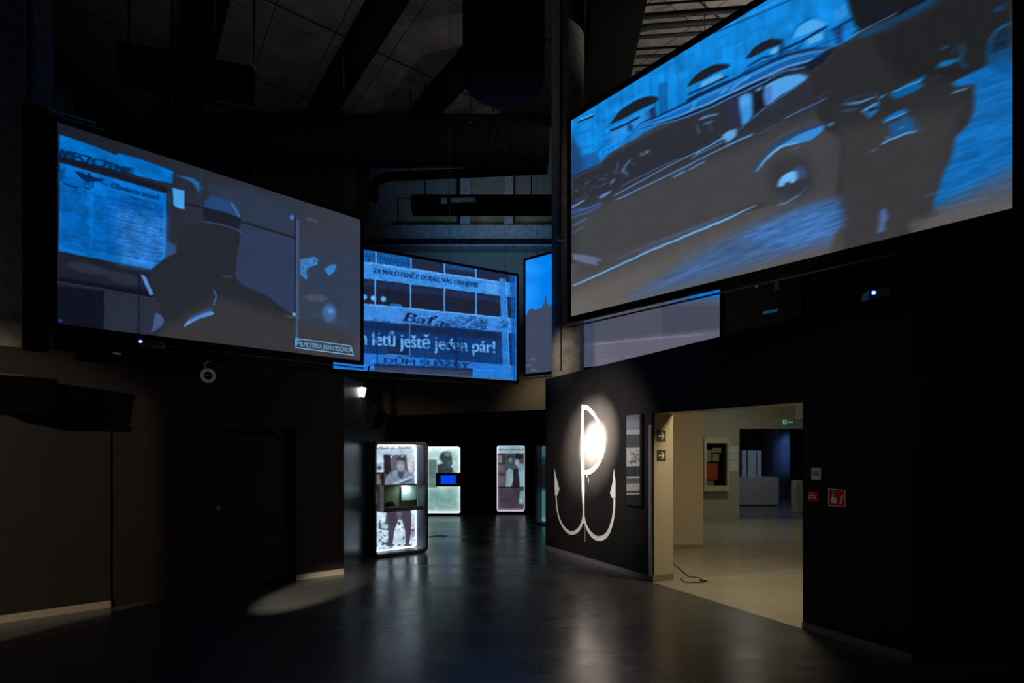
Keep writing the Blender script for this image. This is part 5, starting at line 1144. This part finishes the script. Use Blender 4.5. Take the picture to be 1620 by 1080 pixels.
for i, (px0, px1) in enumerate(((630, 724), (747, 794), (815, 868))):
    a = at(px0, 340, 18.9); b = at(px1, 340, 18.9); o = MB().box(0, b[0] - a[0], 0, .06, 8.42, 9.4).build('wall_panel', WOOD); o.location = (a[0], 18.93, 0); tag(o, ['leftmost', 'middle', 'rightmost'][i] + ' of three dim ochre panels high on the far concrete wall', 'panel')
o = MB().tube([(-3.3, 0, 0), (2.4, 0, .0)], .07, 10).build('wall_pipe', M['black_metal'], None, 0, True); o.location = at(745, 382, 18.2); tag(o, 'dark pipe running along the bluish concrete band of the far wall', 'pipe')
CONDUIT = mat('dark_conduit', (.018, .022, .024), .6, spec=.2)
for i, (ya, yb, r, nm) in enumerate(((29, 15, .020, 'first'), (44, 29, .034, 'second'), (59, 47, .022, 'third'), (90, 80, .020, 'fourth'), (114, 105, .016, 'fifth'))):
    zc = 9.3; d = (zc - CH) * F / (HY - ya); a = Vector(((1006 - CX) / F * d, d, zc)); d2 = (zc - CH) * F / (HY - yb); b = Vector(((1200 - CX) / F * d2, d2, zc))
    u_ = (b - a).normalized(); o = MB().tube([(0, 0, 0), tuple(u_ * 5.5)], r * 1.55, 12).build('ceiling_conduit', CONDUIT, None, 0, True); o.location = a; tag(o, nm + ' conduit from the top, under the pale ceiling beside the big screen', 'conduit', 'conduits under the pale ceiling')
o = MB().tube([(0, 0, 0), (0, 0, .95)], .008, 6).build('hanger_rod', M['black_metal']); o.location = (at(1115, 55, 10.6)[0], 10.6, 8.65); tag(o, 'thin hanger rod among the conduits beside the big screen', 'rod')
o = MB().tube([(0, 0, 0), (.35, -.02, 0)], .045, 10).build('conduit_stub', M['duct'], None, 0, True); o.location = at(992, 47, 10.9); tag(o, 'short pipe stub poking from the black duct left of the conduits', 'pipe')
# lattice of rods and bars at upper left
s = thing('lighting_grid', 'dark metal lighting grid above the left screen near the thick column', 'lighting grid', (-4.95, 7.9, 5.3), .35); bpy.context.view_layer.update()
for k in range(4): MB().tube([(k * .5, 0, 0), (k * .5, .1, 3.8)], .018, 8).build('rod', M['pipe'], s)
for k in range(3): MB().tube([(-.1, 0, .12 + k * .5), (1.6, .2, .12 + k * .5)], .03, 8).build('bar', M['duct'], s)
MB().box(-.1, 1.5, -.1, .25, 1.25, 1.6).build('cable_tray', M['black_metal'], s)
o = MB().box(-.09, .09, -.02, .02, -.13, .13).build('grey_flag', M['concrete'], None, .004); o.location = at(98, 158, 7.0); o.rotation_euler = (.2, -.15, .4); tag(o, 'small grey tilted plate above the top left corner of the left screen', 'plate')
for i, (px0, py0, px1, py1) in enumerate(((72, 172, 150, 194), (76, 180, 168, 207))):
    a = Vector(at(px0, py0, 6.6)); b = Vector(at(px1, py1, 7.1)); iv = s.matrix_world.inverted(); MB().tube([tuple(iv @ a), tuple(iv @ b)], .022, 10).build('truss_tube', M['steel'], s, 0, True)
# hanging wires with small bulbs
for i, (px, y1, d, lab) in enumerate(((793, 158, 7.9, 'thin wire with a tiny tip hanging beside the black duct drop'), (744, 190, 8.3, 'leftmost thin wire hanging from the ceiling left of the duct drop'), (781, 175, 8.1, 'thin wire hanging just left of the duct drop centre'))):
    x, y, z = at(px, y1, d); s = thing('hanging_wire', lab, 'wire', (x, y, z)); MB().tube([(0, 0, 0), (0, 0, 9.6 - z)], .005, 6).build('wire', M['pipe'], s); MB().tube([(0, 0, -.03), (0, 0, .03)], .013, 10).build('tip', M['steel'], s, 0, True)
for i in range(2):
    x, y, z = at((883, 1000)[i], 380, (9.95, 8)[i])
x, y, z = at(888, 376, 8.9); s = thing('hanging_sensor', 'small pale device hanging in front of the round concrete column', 'hanging device', (x, y, z)); MB().box(-.06, .05, -.02, .02, -.035, .03).build('body', M['white_plastic'], s, .01); MB().tube([(0, 0, .03), (0, 0, 9.6 - z)], .004, 6).build('wire', M['black_metal'], s)
